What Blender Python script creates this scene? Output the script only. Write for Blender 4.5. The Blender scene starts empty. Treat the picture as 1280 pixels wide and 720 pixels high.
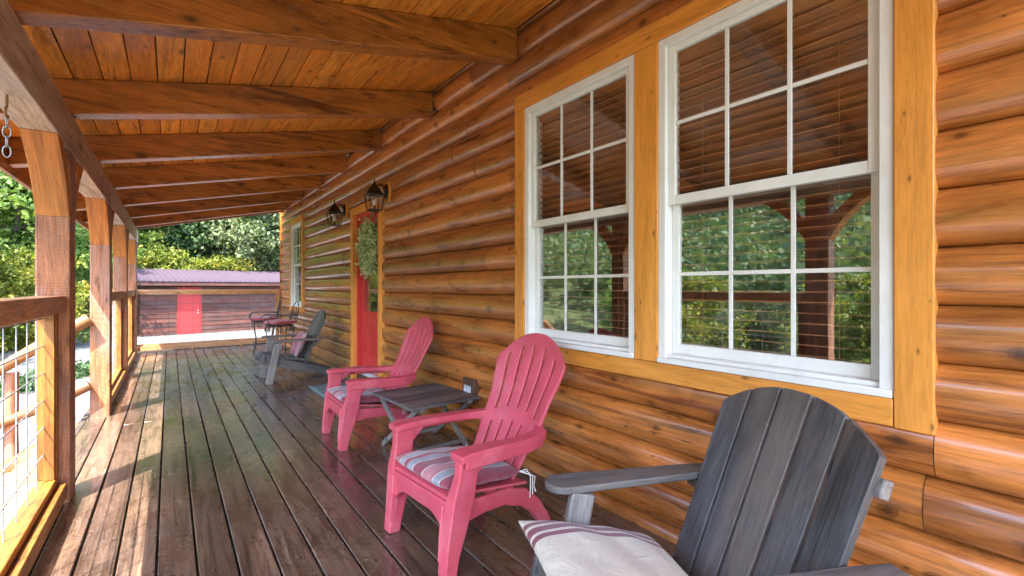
import bpy, math, random
import numpy as np
from mathutils import Vector, Matrix, Euler, Quaternion

R = math.radians
random.seed(7)
rng = np.random.default_rng(11)
S = bpy.context.scene
COL = S.collection

# ------------------------------------------------------------------ node helpers
def new_mat(name):
    m = bpy.data.materials.new(name)
    m.use_nodes = True
    nt = m.node_tree
    for n in list(nt.nodes):
        nt.nodes.remove(n)
    out = nt.nodes.new('ShaderNodeOutputMaterial')
    return m, nt, out

def N(nt, typ, ins=None, **props):
    n = nt.nodes.new(typ)
    for k, v in props.items():
        setattr(n, k, v)
    if ins:
        for k, v in ins.items():
            sock = n.inputs[k]
            if hasattr(v, 'is_linked') or isinstance(v, bpy.types.NodeSocket):
                nt.links.new(v, sock)
            else:
                sock.default_value = v
    return n

def ramp(nt, fac, stops, interp='LINEAR'):
    n = nt.nodes.new('ShaderNodeValToRGB')
    cr = n.color_ramp
    cr.interpolation = interp
    while len(cr.elements) < len(stops):
        cr.elements.new(0.5)
    for e, (p, c) in zip(cr.elements, stops):
        e.position = p
        e.color = (c[0], c[1], c[2], 1) if not isinstance(c, (int, float)) else (c, c, c, 1)
    nt.links.new(fac, n.inputs[0])
    return n.outputs[0]

def mixc(nt, fac, a, b, mode='MIX'):
    n = nt.nodes.new('ShaderNodeMix')
    n.data_type = 'RGBA'
    n.blend_type = mode
    def put(s, v):
        if isinstance(v, bpy.types.NodeSocket):
            nt.links.new(v, s)
        elif isinstance(v, (int, float)):
            s.default_value = v if s.type == 'VALUE' else (v, v, v, 1)
        else:
            s.default_value = (v[0], v[1], v[2], 1)
    put(n.inputs[0], fac); put(n.inputs[6], a); put(n.inputs[7], b)
    return n.outputs[2]

def mth(nt, op, a, b=None, clamp=False):
    n = nt.nodes.new('ShaderNodeMath')
    n.operation = op
    n.use_clamp = clamp
    for i, v in enumerate((a, b)):
        if v is None:
            continue
        if isinstance(v, bpy.types.NodeSocket):
            nt.links.new(v, n.inputs[i])
        else:
            n.inputs[i].default_value = v
    return n.outputs[0]

def attr(nt, name):
    return N(nt, 'ShaderNodeAttribute', attribute_name=name)

def noise(nt, vec, scale=1.0, detail=4.0, rough=.55, dist=0.0):
    n = N(nt, 'ShaderNodeTexNoise', {'Scale': scale, 'Detail': detail, 'Roughness': rough, 'Distortion': dist})
    nt.links.new(vec, n.inputs['Vector'])
    return n.outputs['Fac']

def mapping(nt, vec, scale=(1, 1, 1), loc=(0, 0, 0)):
    n = N(nt, 'ShaderNodeMapping', {'Scale': scale, 'Location': loc})
    nt.links.new(vec, n.inputs['Vector'])
    return n.outputs[0]

def principled(nt, out, **kw):
    p = nt.nodes.new('ShaderNodeBsdfPrincipled')
    for k, v in kw.items():
        s = p.inputs[k.replace('_', ' ')]
        if isinstance(v, bpy.types.NodeSocket):
            nt.links.new(v, s)
        else:
            s.default_value = v
    nt.links.new(p.outputs[0], out.inputs[0])
    return p

# ------------------------------------------------------------------ materials
def wood(name, dark, mid, light, rough=.42, coat=0.0, coat_rough=.15, sc=(1.3, 16, 16), knots=1.0, var=.3,
         bump=.25, hue=None, worn=None, fine=1.0, blot=0.35, rough_var=.18, bleach=None, saw=0.0, kscale=(1.7, 4.2), kbig=.075, screws=False, checks=0.0):
    """boards: gv = (along the grain, across, across) in metres plus an offset per board, rv = one random number per board"""
    m, nt, out = new_mat(name)
    gv = attr(nt, 'gv').outputs['Vector']
    rv = attr(nt, 'rv').outputs['Fac']
    warp = N(nt, 'ShaderNodeTexNoise', {'Scale': 1.0, 'Detail': 2.0})
    nt.links.new(mapping(nt, gv, (1.6, 6, 6)), warp.inputs['Vector'])
    gw = N(nt, 'ShaderNodeVectorMath', operation='MULTIPLY_ADD')
    nt.links.new(warp.outputs['Color'], gw.inputs[0])
    gw.inputs[1].default_value = (.05, .05, .05)
    nt.links.new(gv, gw.inputs[2])
    g1 = noise(nt, mapping(nt, gw.outputs[0], sc), 1.0, 6, .62, .9)
    g2 = noise(nt, mapping(nt, gw.outputs[0], (sc[0] * 2.2, sc[1] * 3.2, sc[2] * 3.2)), 1.0, 5, .65, .3)
    g4 = noise(nt, mapping(nt, gw.outputs[0], (sc[0] * 5, sc[1] * 11, sc[2] * 11)), 1.0, 4, .7)
    g3 = noise(nt, mapping(nt, gv, (2.0, 6.0, 6.0)), 1.0, 5, .65, .5)
    col = ramp(nt, g1, [(.30, dark), (.46, mid), (.60, mid), (.74, light)])
    # growth rings: thin dark lines
    rings = ramp(nt, mth(nt, 'ABSOLUTE', mth(nt, 'SUBTRACT', mth(nt, 'FRACT', mth(nt, 'MULTIPLY', g1, 9.0)), .5)), [(.0, (.62, .55, .5)), (.16, (1, 1, 1)), (.5, (1.06, 1.05, 1.04))])
    col = mixc(nt, .55 * fine, col, rings, 'MULTIPLY')
    col = mixc(nt, .75 * fine, col, ramp(nt, g2, [(.32, (.5, .46, .43)), (.5, (1, 1, 1)), (.7, (1.25, 1.2, 1.12))]), 'MULTIPLY')
    col = mixc(nt, .75 * fine, col, ramp(nt, g4, [(.33, (.5, .47, .45)), (.5, (1, 1, 1)), (.7, (1.3, 1.25, 1.18))]), 'MULTIPLY')
    col = mixc(nt, blot, col, ramp(nt, g3, [(.3, (.42, .36, .33)), (.5, (1, 1, 1)), (.68, (1.3, 1.24, 1.15))]), 'MULTIPLY')
    # tone per board
    tone = N(nt, 'ShaderNodeMapRange', {'Value': rv, 'To Min': 1 - var, 'To Max': 1 + var}).outputs[0]
    tc = N(nt, 'ShaderNodeCombineColor')
    for i in range(3):
        nt.links.new(tone, tc.inputs[i])
    col = mixc(nt, 1.0, col, tc.outputs[0], 'MULTIPLY')
    if hue is not None:
        rv2 = mth(nt, 'FRACT', mth(nt, 'MULTIPLY', rv, 7.31))
        col = mixc(nt, mth(nt, 'MULTIPLY', rv2, .7), col, mixc(nt, 1.0, col, hue, 'MULTIPLY'))
    if bleach is not None:
        b1 = noise(nt, mapping(nt, gv, (.9, 3.5, 3.5), (5, 3, 1)), 1.0, 5, .65, .7)
        bf = mth(nt, 'MULTIPLY', ramp(nt, b1, [(.44, 0.0), (.64, 1.0)]), ramp(nt, g4, [(.3, .45), (.65, 1.0)]))
        col = mixc(nt, mth(nt, 'MULTIPLY', bf, bleach[3]), col, bleach[:3])
    kf = None
    if knots > 0:
        sp = N(nt, 'ShaderNodeSeparateXYZ'); nt.links.new(gw.outputs[0], sp.inputs[0])
        kv = N(nt, 'ShaderNodeCombineXYZ')
        nt.links.new(mth(nt, 'MULTIPLY', sp.outputs[0], kscale[0]), kv.inputs[0])
        nt.links.new(mth(nt, 'MULTIPLY', mth(nt, 'ADD', sp.outputs[1], sp.outputs[2]), kscale[1]), kv.inputs[1])
        vo = N(nt, 'ShaderNodeTexVoronoi', {'Scale': 1.0, 'Randomness': 1.0}, voronoi_dimensions='2D')
        nt.links.new(kv.outputs[0], vo.inputs['Vector'])
        vc = N(nt, 'ShaderNodeSeparateColor', {0: vo.outputs['Color']})
        # every knot has its own size, some cells have none
        size = N(nt, 'ShaderNodeMapRange', {'Value': vc.outputs[0], 'From Min': .1, 'From Max': 1.0, 'To Min': .012, 'To Max': kbig}).outputs[0]
        d = mth(nt, 'DIVIDE', vo.outputs['Distance'], size)
        d = mth(nt, 'ADD', d, mth(nt, 'MULTIPLY', mth(nt, 'SUBTRACT', g4, .5), .9))
        kf = ramp(nt, mth(nt, 'MULTIPLY', d, .4), [(.18, 1.0), (.30, .62), (.40, .85), (.46, .32), (1.0, 0.0)])
        col = mixc(nt, mth(nt, 'MULTIPLY', kf, min(1, .85 * knots)), col, tuple(x * .22 for x in dark))
    r = N(nt, 'ShaderNodeMapRange', {'Value': g3, 'From Min': .3, 'From Max': .7, 'To Min': rough - rough_var, 'To Max': rough + rough_var}).outputs[0]
    if worn is not None:      # pale scuffs and dull patches
        pos = N(nt, 'ShaderNodeNewGeometry').outputs['Position']
        w1 = noise(nt, pos, 1.6, 6, .7, .5)
        w2 = noise(nt, pos, 42, 6, .75, .3)
        wf = mth(nt, 'MULTIPLY', ramp(nt, w1, [(.42, .06), (.70, 1.0)]), ramp(nt, w2, [(.56, 0.0), (.70, 1.0)]))
        col = mixc(nt, mth(nt, 'MULTIPLY', wf, worn[3]), col, worn[:3])
        r = mth(nt, 'ADD', r, mth(nt, 'MULTIPLY', wf, .3))
        r = mth(nt, 'ADD', r, N(nt, 'ShaderNodeMapRange', {'Value': noise(nt, pos, 2.6, 5, .65, .6), 'From Min': .35, 'From Max': .65, 'To Min': -.07, 'To Max': .16}).outputs[0])
    ck = None
    if checks > 0:            # drying cracks along the grain
        c1 = noise(nt, mapping(nt, gw.outputs[0], (.9, 17, 17), (3, 7, 2)), 1.0, 3, .5, .2)
        c2 = noise(nt, mapping(nt, gv, (1.1, 4, 4), (9, 1, 4)), 1.0, 3, .6)
        ck = mth(nt, 'MULTIPLY', ramp(nt, mth(nt, 'ABSOLUTE', mth(nt, 'SUBTRACT', c1, .5)), [(.004, 1.0), (.013, 0.0)]), ramp(nt, c2, [(.5, 0.0), (.6, 1.0)]))
        col = mixc(nt, mth(nt, 'MULTIPLY', ck, checks), col, tuple(x * .12 for x in dark))
    if screws:                # two screw heads per board on every joist
        px = N(nt, 'ShaderNodeSeparateXYZ'); nt.links.new(N(nt, 'ShaderNodeNewGeometry').outputs['Position'], px.inputs[0])
        fx = mth(nt, 'FRACT', mth(nt, 'DIVIDE', mth(nt, 'ADD', px.outputs[0], .047 + 1.46), .146))
        dx = mth(nt, 'MULTIPLY', mth(nt, 'SUBTRACT', mth(nt, 'ABSOLUTE', mth(nt, 'SUBTRACT', fx, .5)), .31), .146)
        dy = mth(nt, 'MULTIPLY', mth(nt, 'SUBTRACT', mth(nt, 'FRACT', mth(nt, 'DIVIDE', mth(nt, 'ADD', px.outputs[1], 1.1 + 4.0 - .02), .4)), .5), .4)
        dd = mth(nt, 'SQRT', mth(nt, 'ADD', mth(nt, 'MULTIPLY', dx, dx), mth(nt, 'MULTIPLY', dy, dy)))
        col = mixc(nt, ramp(nt, mth(nt, 'MULTIPLY', dd, 100), [(.35, .9), (.5, .5), (.9, 0.0)]), col, (.03, .025, .022))
    h = mth(nt, 'ADD', mth(nt, 'ADD', mth(nt, 'MULTIPLY', g2, .6), mth(nt, 'MULTIPLY', g1, .6)), mth(nt, 'MULTIPLY', g4, .5))
    if kf is not None:
        h = mth(nt, 'SUBTRACT', h, mth(nt, 'MULTIPLY', kf, .2))
    if ck is not None:
        h = mth(nt, 'SUBTRACT', h, mth(nt, 'MULTIPLY', ck, 1.2))
    if saw > 0:
        wv = N(nt, 'ShaderNodeTexWave', {'Scale': 26.0, 'Distortion': 2.0, 'Detail': 3.0})
        nt.links.new(gv, wv.inputs['Vector'])
        h = mth(nt, 'ADD', h, mth(nt, 'MULTIPLY', wv.outputs['Fac'], saw))
        col = mixc(nt, .35, col, ramp(nt, wv.outputs['Fac'], [(.2, (.75,) * 3), (.8, (1.18,) * 3)]), 'MULTIPLY')
    b = N(nt, 'ShaderNodeBump', {'Strength': bump, 'Distance': .004, 'Height': h})
    principled(nt, out, Base_Color=col, Roughness=r, Normal=b.outputs[0], Coat_Weight=coat, Coat_Roughness=coat_rough)
    return m

def paint(name, c, rough=.4, var=.12, nscale=9.0, bump=.05, dirt=None, metallic=0.0, spec=.5, coat=0.0):
    m, nt, out = new_mat(name)
    tc = N(nt, 'ShaderNodeTexCoord').outputs['Object']
    n1 = noise(nt, tc, nscale, 6, .6)
    n2 = noise(nt, tc, nscale * 9, 3, .6)
    lo = tuple(x * (1 - var) for x in c)
    hi = tuple(min(1, x * (1 + var)) for x in c)
    col = ramp(nt, n1, [(.3, lo), (.7, hi)])
    if dirt:
        d1 = noise(nt, tc, nscale * .6, 6, .7, .6)
        col = mixc(nt, mth(nt, 'MULTIPLY', ramp(nt, d1, [(.5, 0.0), (.72, 1.0)]), dirt[3]), col, dirt[:3])
    r = N(nt, 'ShaderNodeMapRange', {'Value': n1, 'From Min': .3, 'From Max': .7, 'To Min': rough * .8, 'To Max': min(1, rough * 1.25)}).outputs[0]
    b = N(nt, 'ShaderNodeBump', {'Strength': bump, 'Distance': .003, 'Height': n2})
    principled(nt, out, Base_Color=col, Roughness=r, Normal=b.outputs[0], Metallic=metallic, Specular_IOR_Level=spec, Coat_Weight=coat)
    return m

M = {}
M['log'] = wood('varnished log siding', (.19, .058, .016), (.50, .172, .035), (.64, .265, .07), rough=.36, coat=.85, coat_rough=.16, sc=(.8, 10, 10),
                knots=1.0, var=.26, bump=.35, hue=(.60, .52, .50), blot=.85, rough_var=.14, kscale=(3.0, 4.2), fine=.72, kbig=.09, checks=.8)
M['ceiling'] = wood('ceiling tongue and groove pine', (.50, .17, .018), (.76, .32, .042), (.82, .42, .08), rough=.4, coat=.3, var=.17, hue=(.85, .66, .46), blot=.5, fine=.85, kscale=(2.6, 5.0), kbig=.07)
M['beam'] = wood('stained rafter timber', (.15, .046, .008), (.44, .155, .022), (.58, .25, .045), rough=.36, coat=.4, coat_rough=.22, sc=(.7, 10, 10), knots=1.0, var=.14, blot=.75, kscale=(1.7, 3.4), fine=.95, checks=.9)
M['post'] = wood('rough sawn post timber', (.21, .068, .025), (.40, .15, .056), (.52, .24, .10), rough=.6, sc=(.9, 12, 12), knots=.8, var=.12, bump=.6, blot=.6,
                 bleach=(.33, .25, .235, .6), saw=.7, fine=1.1, checks=.9)
M['brace'] = wood('orange stained brace timber', (.27, .085, .018), (.46, .165, .035), (.56, .24, .06), rough=.5, sc=(1.2, 14, 14), knots=.25, var=.12, bump=.4, blot=.3, fine=.8)
M['eave'] = wood('weathered eave beam timber', (.32, .22, .16), (.54, .41, .31), (.64, .53, .44), rough=.6, sc=(.9, 12, 12), knots=.8, var=.1, bump=.6, blot=.7,
                 bleach=(.58, .52, .46, .8), saw=.4, checks=.8)
M['trim'] = wood('golden pine trim', (.56, .205, .03), (.72, .29, .046), (.78, .35, .062), rough=.42, coat=.2, sc=(.8, 8, 8), knots=1.0, var=.08, bump=.12, blot=.2, fine=.45, kscale=(3.6, 8.0), kbig=.055, hue=(.95, .86, .8))
M['rail'] = wood('golden railing pine', (.20, .066, .010), (.31, .118, .018), (.37, .155, .027), rough=.5, sc=(1.0, 10, 10), knots=.6, var=.12, bump=.2, blot=.35)
M['cap'] = wood('weathered rail cap', (.32, .13, .045), (.56, .27, .10), (.66, .37, .17), rough=.6, sc=(1.0, 12, 12), knots=.7, var=.1, bump=.5, blot=.6, bleach=(.44, .31, .22, .5), saw=.3)
M['deck'] = wood('dark stained deck boards', (.034, .023, .018), (.108, .070, .050), (.235, .16, .115), rough=.25, coat=.75, coat_rough=.13, sc=(.9, 13, 13), knots=.2,
                 var=.34, bump=.45, blot=.85, worn=(.40, .36, .32, .8), rough_var=.11, hue=(.95, .9, .85), fine=1.2, screws=True)
M['grey_wood'] = wood('weathered charcoal wood', (.028, .029, .033), (.076, .078, .085), (.155, .148, .143), rough=.55, sc=(1.0, 16, 16), knots=0.0, var=.16, bump=.5, blot=.9,
                      bleach=(.19, .145, .115, .75), fine=.95)
M['grey_wood_pale'] = wood('weathered grey wood', (.10, .09, .085), (.19, .17, .16), (.30, .27, .245), rough=.7, sc=(1.2, 22, 22), knots=0.0, var=.12, bump=.4, blot=.5)
M['shed_wood'] = wood('shed siding', (.034, .009, .006), (.078, .019, .011), (.12, .033, .019), rough=.8, sc=(.5, 7, 7), knots=.3, var=.4, bump=.3, blot=.9, hue=(.7, .75, .8),
                      bleach=(.12, .07, .05, .45))
M['log_rail'] = wood('peeled log', (.11, .04, .011), (.20, .085, .026), (.27, .135, .05), rough=.55, sc=(1.2, 12, 12), knots=.8, var=.15, bump=.4, blot=.5)
M['blind'] = wood('blind slats', (.26, .11, .045), (.40, .18, .07), (.48, .24, .10), rough=.35, coat=.3, knots=0.0, var=.12, blot=.2)
M['room'] = paint('room interior', (.16, .10, .06), .8, .2, 2.0)
M['red_plastic'] = paint('faded red plastic', (.50, .062, .092), .48, .14, 6.0, .1, dirt=(.58, .17, .19, .6))
M['white_vinyl'] = paint('white vinyl', (.76, .745, .70), .4, .05, 5.0, .05, dirt=(.55, .52, .45, .45))
M['red_door'] = paint('red door paint', (.56, .035, .03), .38, .06, 5.0, .04)
M['shed_red'] = paint('red shed door paint', (.30, .016, .014), .6, .08, 3.0, .04)
M['iron'] = paint('black wrought iron', (.022, .02, .02), .45, .3, 20.0, .1, spec=.6)
M['bronze'] = paint('oil rubbed bronze', (.04, .026, .017), .4, .3, 18.0, .1, metallic=.5)
M['galv'] = paint('galvanised steel', (.34, .34, .35), .5, .15, 30.0, .1, metallic=.6)
M['mesh_wire'] = paint('dark welded wire', (.07, .07, .072), .5, .15, 30.0, .1, metallic=.5)
M['rust'] = paint('rusty hook', (.26, .14, .05), .6, .3, 40.0, .2, metallic=.4)
M['white_plastic'] = paint('white outlet plastic', (.72, .72, .70), .4, .05)
M['grey_plastic'] = paint('grey outlet cover', (.42, .43, .44), .4, .05)
M['mat'] = paint('door mat fibre', (.10, .14, .14), .95, .3, 40.0, .6)
M['aluminium'] = paint('threshold metal', (.62, .62, .63), .4, .05, metallic=.3)
M['shingle'] = paint('roof covering', (.08, .06, .06), .8, .25, 8.0, .3)
M['stone'] = paint('concrete', (.42, .41, .38), .9, .15, 6.0, .4)
M['skirt'] = paint('under deck', (.06, .04, .03), .9, .3, 6.0, .3)
M['brown'] = paint('brown painted block', (.10, .045, .025), .5, .2, 12.0)
M['string'] = paint('cotton tie', (.66, .64, .60), .9, .08)

def mat_glass(name, ior=1.95, tint=.97):
    m, nt, out = new_mat(name)
    fr = N(nt, 'ShaderNodeFresnel', {'IOR': ior})
    front = mth(nt, 'SUBTRACT', 1.0, N(nt, 'ShaderNodeNewGeometry').outputs['Backfacing'])
    refl = mth(nt, 'MULTIPLY', fr.outputs[0], front)      # one reflection per pane, on the side the ray enters
    tr = N(nt, 'ShaderNodeBsdfTransparent', {'Color': (tint, tint, tint * .98, 1)})
    gl = N(nt, 'ShaderNodeBsdfGlossy', {'Color': (.97, 1, .99, 1), 'Roughness': .0})
    tc = N(nt, 'ShaderNodeTexCoord').outputs['Object']
    b = N(nt, 'ShaderNodeBump', {'Strength': .02, 'Distance': .01, 'Height': noise(nt, tc, 2.2, 2, .5)})
    nt.links.new(b.outputs[0], gl.inputs['Normal'])
    mx = nt.nodes.new('ShaderNodeMixShader')
    nt.links.new(refl, mx.inputs[0]); nt.links.new(tr.outputs[0], mx.inputs[1]); nt.links.new(gl.outputs[0], mx.inputs[2])
    # a thin film of dust and old rain marks
    du = N(nt, 'ShaderNodeBsdfDiffuse', {'Color': (.5, .48, .44, 1)})
    d1 = noise(nt, mapping(nt, tc, (3, 9, 2.5)), 1.0, 6, .75, .6)
    mx2 = nt.nodes.new('ShaderNodeMixShader')
    nt.links.new(mth(nt, 'MULTIPLY', ramp(nt, d1, [(.42, .004), (.75, .06)]), front), mx2.inputs[0])
    nt.links.new(mx.outputs[0], mx2.inputs[1]); nt.links.new(du.outputs[0], mx2.inputs[2])
    nt.links.new(mx2.outputs[0], out.inputs[0])
    return m
M['glass'] = mat_glass('window glass', 3.1)
M['seeded'] = mat_glass('lantern glass', 1.6, .9)

def mat_foliage(name, stops, trans=.35, spec=.35):
    m, nt, out = new_mat(name)
    rv = attr(nt, 'rv').outputs['Fac']
    oi = N(nt, 'ShaderNodeObjectInfo').outputs['Random']
    f = mth(nt, 'ADD', mth(nt, 'MULTIPLY', rv, .8), mth(nt, 'MULTIPLY', oi, .2))
    col = ramp(nt, f, stops)
    p = nt.nodes.new('ShaderNodeBsdfPrincipled')
    nt.links.new(col, p.inputs['Base Color'])
    p.inputs['Roughness'].default_value = .55
    p.inputs['Specular IOR Level'].default_value = spec
    t = nt.nodes.new('ShaderNodeBsdfTranslucent')
    nt.links.new(mixc(nt, 1.0, col, (1.3, 1.35, .6), 'MULTIPLY'), t.inputs[0])
    mx = nt.nodes.new('ShaderNodeMixShader')
    mx.inputs[0].default_value = trans
    nt.links.new(p.outputs[0], mx.inputs[1]); nt.links.new(t.outputs[0], mx.inputs[2])
    nt.links.new(mx.outputs[0], out.inputs[0])
    return m
M['leaf_light'] = mat_foliage('light green leaves', [(0, (.04, .09, .016)), (.4, (.11, .185, .03)), (.8, (.20, .26, .05)), (1, (.30, .28, .06))])
M['leaf_dark'] = mat_foliage('dark green leaves', [(0, (.014, .038, .013)), (.5, (.038, .08, .025)), (1, (.09, .14, .045))], .25)
M['leaf_pale'] = mat_foliage('dusty pale leaves', [(0, (.035, .05, .02)), (.5, (.09, .12, .045)), (.85, (.16, .17, .075)), (1, (.24, .18, .10))], .25)
M['leaf_yellow'] = mat_foliage('yellow green leaves', [(0, (.06, .09, .012)), (.5, (.16, .19, .025)), (.85, (.28, .24, .03)), (1, (.36, .22, .03))])
M['leaf_wreath'] = mat_foliage('wreath leaves', [(0, (.18, .26, .10)), (.35, (.42, .50, .25)), (.7, (.62, .68, .42)), (1, (.80, .80, .64))], .3)
M['wood_hill'] = mat_foliage('hillside canopy', [(0, (.038, .07, .034)), (.5, (.085, .135, .06)), (.85, (.15, .19, .085)), (1, (.22, .20, .085))], .25, .08)
M['bark'] = paint('bark', (.10, .075, .055), .9, .35, 5.0, .6)

def mat_stripes(name, stops, scale=1.0):
    """woven cushion stripes across gv.y"""
    m, nt, out = new_mat(name)
    gv = attr(nt, 'gv').outputs['Vector']
    sp = N(nt, 'ShaderNodeSeparateXYZ'); nt.links.new(gv, sp.inputs[0])
    wob = noise(nt, mapping(nt, gv, (60, 60, 60)), 1.0, 2)
    y = mth(nt, 'ADD', sp.outputs[1], mth(nt, 'MULTIPLY', mth(nt, 'SUBTRACT', wob, .5), .006))
    f = N(nt, 'ShaderNodeMapRange', {'Value': y, 'From Min': -.26, 'From Max': .26}).outputs[0]
    col = ramp(nt, f, stops, 'CONSTANT')
    wv = noise(nt, mapping(nt, gv, (230, 230, 230)), 1.0, 3, .7)
    soft = noise(nt, mapping(nt, gv, (9, 9, 9)), 1.0, 4, .6, .8)
    col = mixc(nt, .5, col, ramp(nt, wv, [(.3, (.7,) * 3), (.7, (1.2,) * 3)]), 'MULTIPLY')
    col = mixc(nt, .5, col, ramp(nt, soft, [(.3, (.75,) * 3), (.7, (1.15,) * 3)]), 'MULTIPLY')
    b = N(nt, 'ShaderNodeBump', {'Strength': .6, 'Distance': .004, 'Height': mth(nt, 'ADD', wv, mth(nt, 'MULTIPLY', soft, 5))})
    principled(nt, out, Base_Color=col, Roughness=.85, Normal=b.outputs[0], Sheen_Weight=.25)
    return m
plum, rose, whit, slate, pink = (.24, .035, .055), (.38, .095, .11), (.56, .48, .45), (.25, .26, .30), (.44, .17, .19)
M['stripe'] = mat_stripes('striped cushion', [(0, plum), (.06, whit), (.075, rose), (.17, whit), (.185, slate), (.245, whit), (.26, plum), (.32, rose), (.335, slate), (.42, whit),
                                               (.435, plum), (.58, whit), (.595, pink), (.72, rose), (.745, whit), (.76, slate), (.84, whit), (.855, plum)])
crm, dred = (.56, .49, .39), (.17, .022, .04)
M['sack'] = mat_stripes('cream sacking with dark red stripes', [(0, crm), (.08, dred), (.125, crm), (.155, dred), (.215, crm), (.245, dred), (.29, crm)])
M['red_cloth'] = mat_stripes('faded red seat cloth', [(0, (.42, .05, .05)), (.25, (.5, .10, .09)), (.45, (.42, .05, .05)), (.62, (.56, .34, .31)), (.7, (.46, .06, .06))])
M['grey_pink'] = mat_stripes('dusty rose cloth', [(0, (.33, .085, .105)), (.8, (.38, .22, .24)), (.92, (.48, .46, .46))])

# ------------------------------------------------------------------ mesh builder
class MB:
    def __init__(s):
        s.v, s.f, s.gv, s.rv = [], [], [], []
    def _add(s, verts, faces, gv, rv=None):
        o = len(s.v)
        off = (random.uniform(0, 40), random.uniform(0, 40), random.uniform(0, 40)) if rv is not None else (0, 0, 0)
        r = random.random() if rv is None or rv is True else rv
        s.v += [tuple(p) for p in verts]
        s.f += [tuple(i + o for i in f) for f in faces]
        s.gv += [(g[0] + off[0], g[1] + off[1], g[2] + off[2]) for g in gv]
        s.rv += [r] * len(verts)
    def box(s, lo, hi, axis=1, mat=None, rv=True):
        """box from lo to hi in its own frame (mat places it); grain along axis"""
        P = [(x, y, z) for x in (lo[0], hi[0]) for y in (lo[1], hi[1]) for z in (lo[2], hi[2])]
        F = [(0, 1, 3, 2), (4, 6, 7, 5), (0, 4, 5, 1), (2, 3, 7, 6), (0, 2, 6, 4), (1, 5, 7, 3)]
        o = [axis] + [a for a in (0, 1, 2) if a != axis]
        g = [(p[o[0]], p[o[1]], p[o[2]]) for p in P]
        if mat is not None:
            P = [mat @ Vector(p) for p in P]
        s._add(P, F, g, rv)
    def bar(s, a, b, w, h, up=(0, 0, 1), rv=True, w2=None, h2=None):
        a, b = Vector(a), Vector(b)
        s.loft([(a, w, h), (b, w2 or w, h2 or h)], up, rv)
    def loft(s, st, up=(0, 0, 1), rv=True, n=4, power=None):
        """stations (centre, width sideways, height along up) along a path; n=4 rectangle, else rounded section"""
        pts = [Vector(q[0]) for q in st]
        V, F, G = [], [], []
        L = 0
        k = n
        for i, q in enumerate(st):
            if i: L += (pts[i] - pts[i - 1]).length
            d = (pts[min(i + 1, len(pts) - 1)] - pts[max(i - 1, 0)]).normalized()
            u = Vector(q[3]) if len(q) > 3 else Vector(up)
            sd = d.cross(u).normalized()
            u = sd.cross(d).normalized()
            if n == 4:
                ring = [(-.5, -.5), (.5, -.5), (.5, .5), (-.5, .5)]
            else:
                ring = []
                for j in range(n):
                    a = 2 * math.pi * j / n
                    ca, sa = math.cos(a), math.sin(a)
                    e = power or 1.0
                    ring.append((.5 * math.copysign(abs(ca) ** e, ca), .5 * math.copysign(abs(sa) ** e, sa)))
            for (a, b) in ring:
                V.append(pts[i] + sd * (a * q[1]) + u * (b * q[2]))
                G.append((L, a * q[1], b * q[2]))
        for i in range(len(st) - 1):
            for j in range(k):
                F.append((i * k + j, i * k + (j + 1) % k, (i + 1) * k + (j + 1) % k, (i + 1) * k + j))
        F.append(tuple(reversed(range(k))))
        F.append(tuple(range((len(st) - 1) * k, len(st) * k)))
        s._add(V, F, G, rv)
    def tube(s, pts, r, n=8, closed=False, rv=True):
        pts = [Vector(p) for p in pts]
        m = len(pts)
        V, F, G = [], [], []
        prev = None
        L = 0
        for i, p in enumerate(pts):
            if closed:
                d = (pts[(i + 1) % m] - pts[i - 1]).normalized()
            else:
                d = (pts[min(i + 1, m - 1)] - pts[max(i - 1, 0)]).normalized()
            if prev is None:
                a = d.orthogonal().normalized()
            else:
                a = (prev - d * prev.dot(d)).normalized()
            prev = a
            b = d.cross(a)
            if i: L += (p - pts[i - 1]).length
            rr = r[i] if isinstance(r, (list, tuple)) else r
            for j in range(n):
                t = 2 * math.pi * j / n
                V.append(p + a * (math.cos(t) * rr) + b * (math.sin(t) * rr))
                G.append((L, math.cos(t) * rr, math.sin(t) * rr))
        for i in range(m if closed else m - 1):
            for j in range(n):
                i2 = (i + 1) % m
                F.append((i * n + j, i * n + (j + 1) % n, i2 * n + (j + 1) % n, i2 * n + j))
        if not closed:
            F.append(tuple(reversed(range(n))))
            F.append(tuple(range((m - 1) * n, m * n)))
        s._add(V, F, G, rv)
    def prism(s, poly, axis, a0, a1, grain=None, rv=True):
        """polygon in the two other axes (in order) extruded along axis from a0 to a1"""
        oth = [i for i in (0, 1, 2) if i != axis]
        V = []
        for a in (a0, a1):
            for p in poly:
                q = [0, 0, 0]; q[axis] = a; q[oth[0]] = p[0]; q[oth[1]] = p[1]
                V.append(tuple(q))
        n = len(poly)
        F = [tuple(reversed(range(n))), tuple(range(n, 2 * n))]
        for j in range(n):
            F.append((j, (j + 1) % n, n + (j + 1) % n, n + j))
        gx = grain if grain is not None else axis
        o = [gx] + [i for i in (0, 1, 2) if i != gx]
        s._add(V, F, [(v[o[0]], v[o[1]], v[o[2]]) for v in V], rv)
    def grid(s, rows, rv=True, gv=None, skip=None, closed=False):
        n = len(rows[0])
        V = [p for r in rows for p in r]
        F = []
        for i in range(len(rows) - 1):
            for j in range(n if closed else n - 1):
                if skip and skip(i, j):
                    continue
                j2 = (j + 1) % n
                F.append((i * n + j, i * n + j2, (i + 1) * n + j2, (i + 1) * n + j))
        G = gv if gv else [tuple(p) for p in V]
        s._add(V, F, G, rv)
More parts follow.
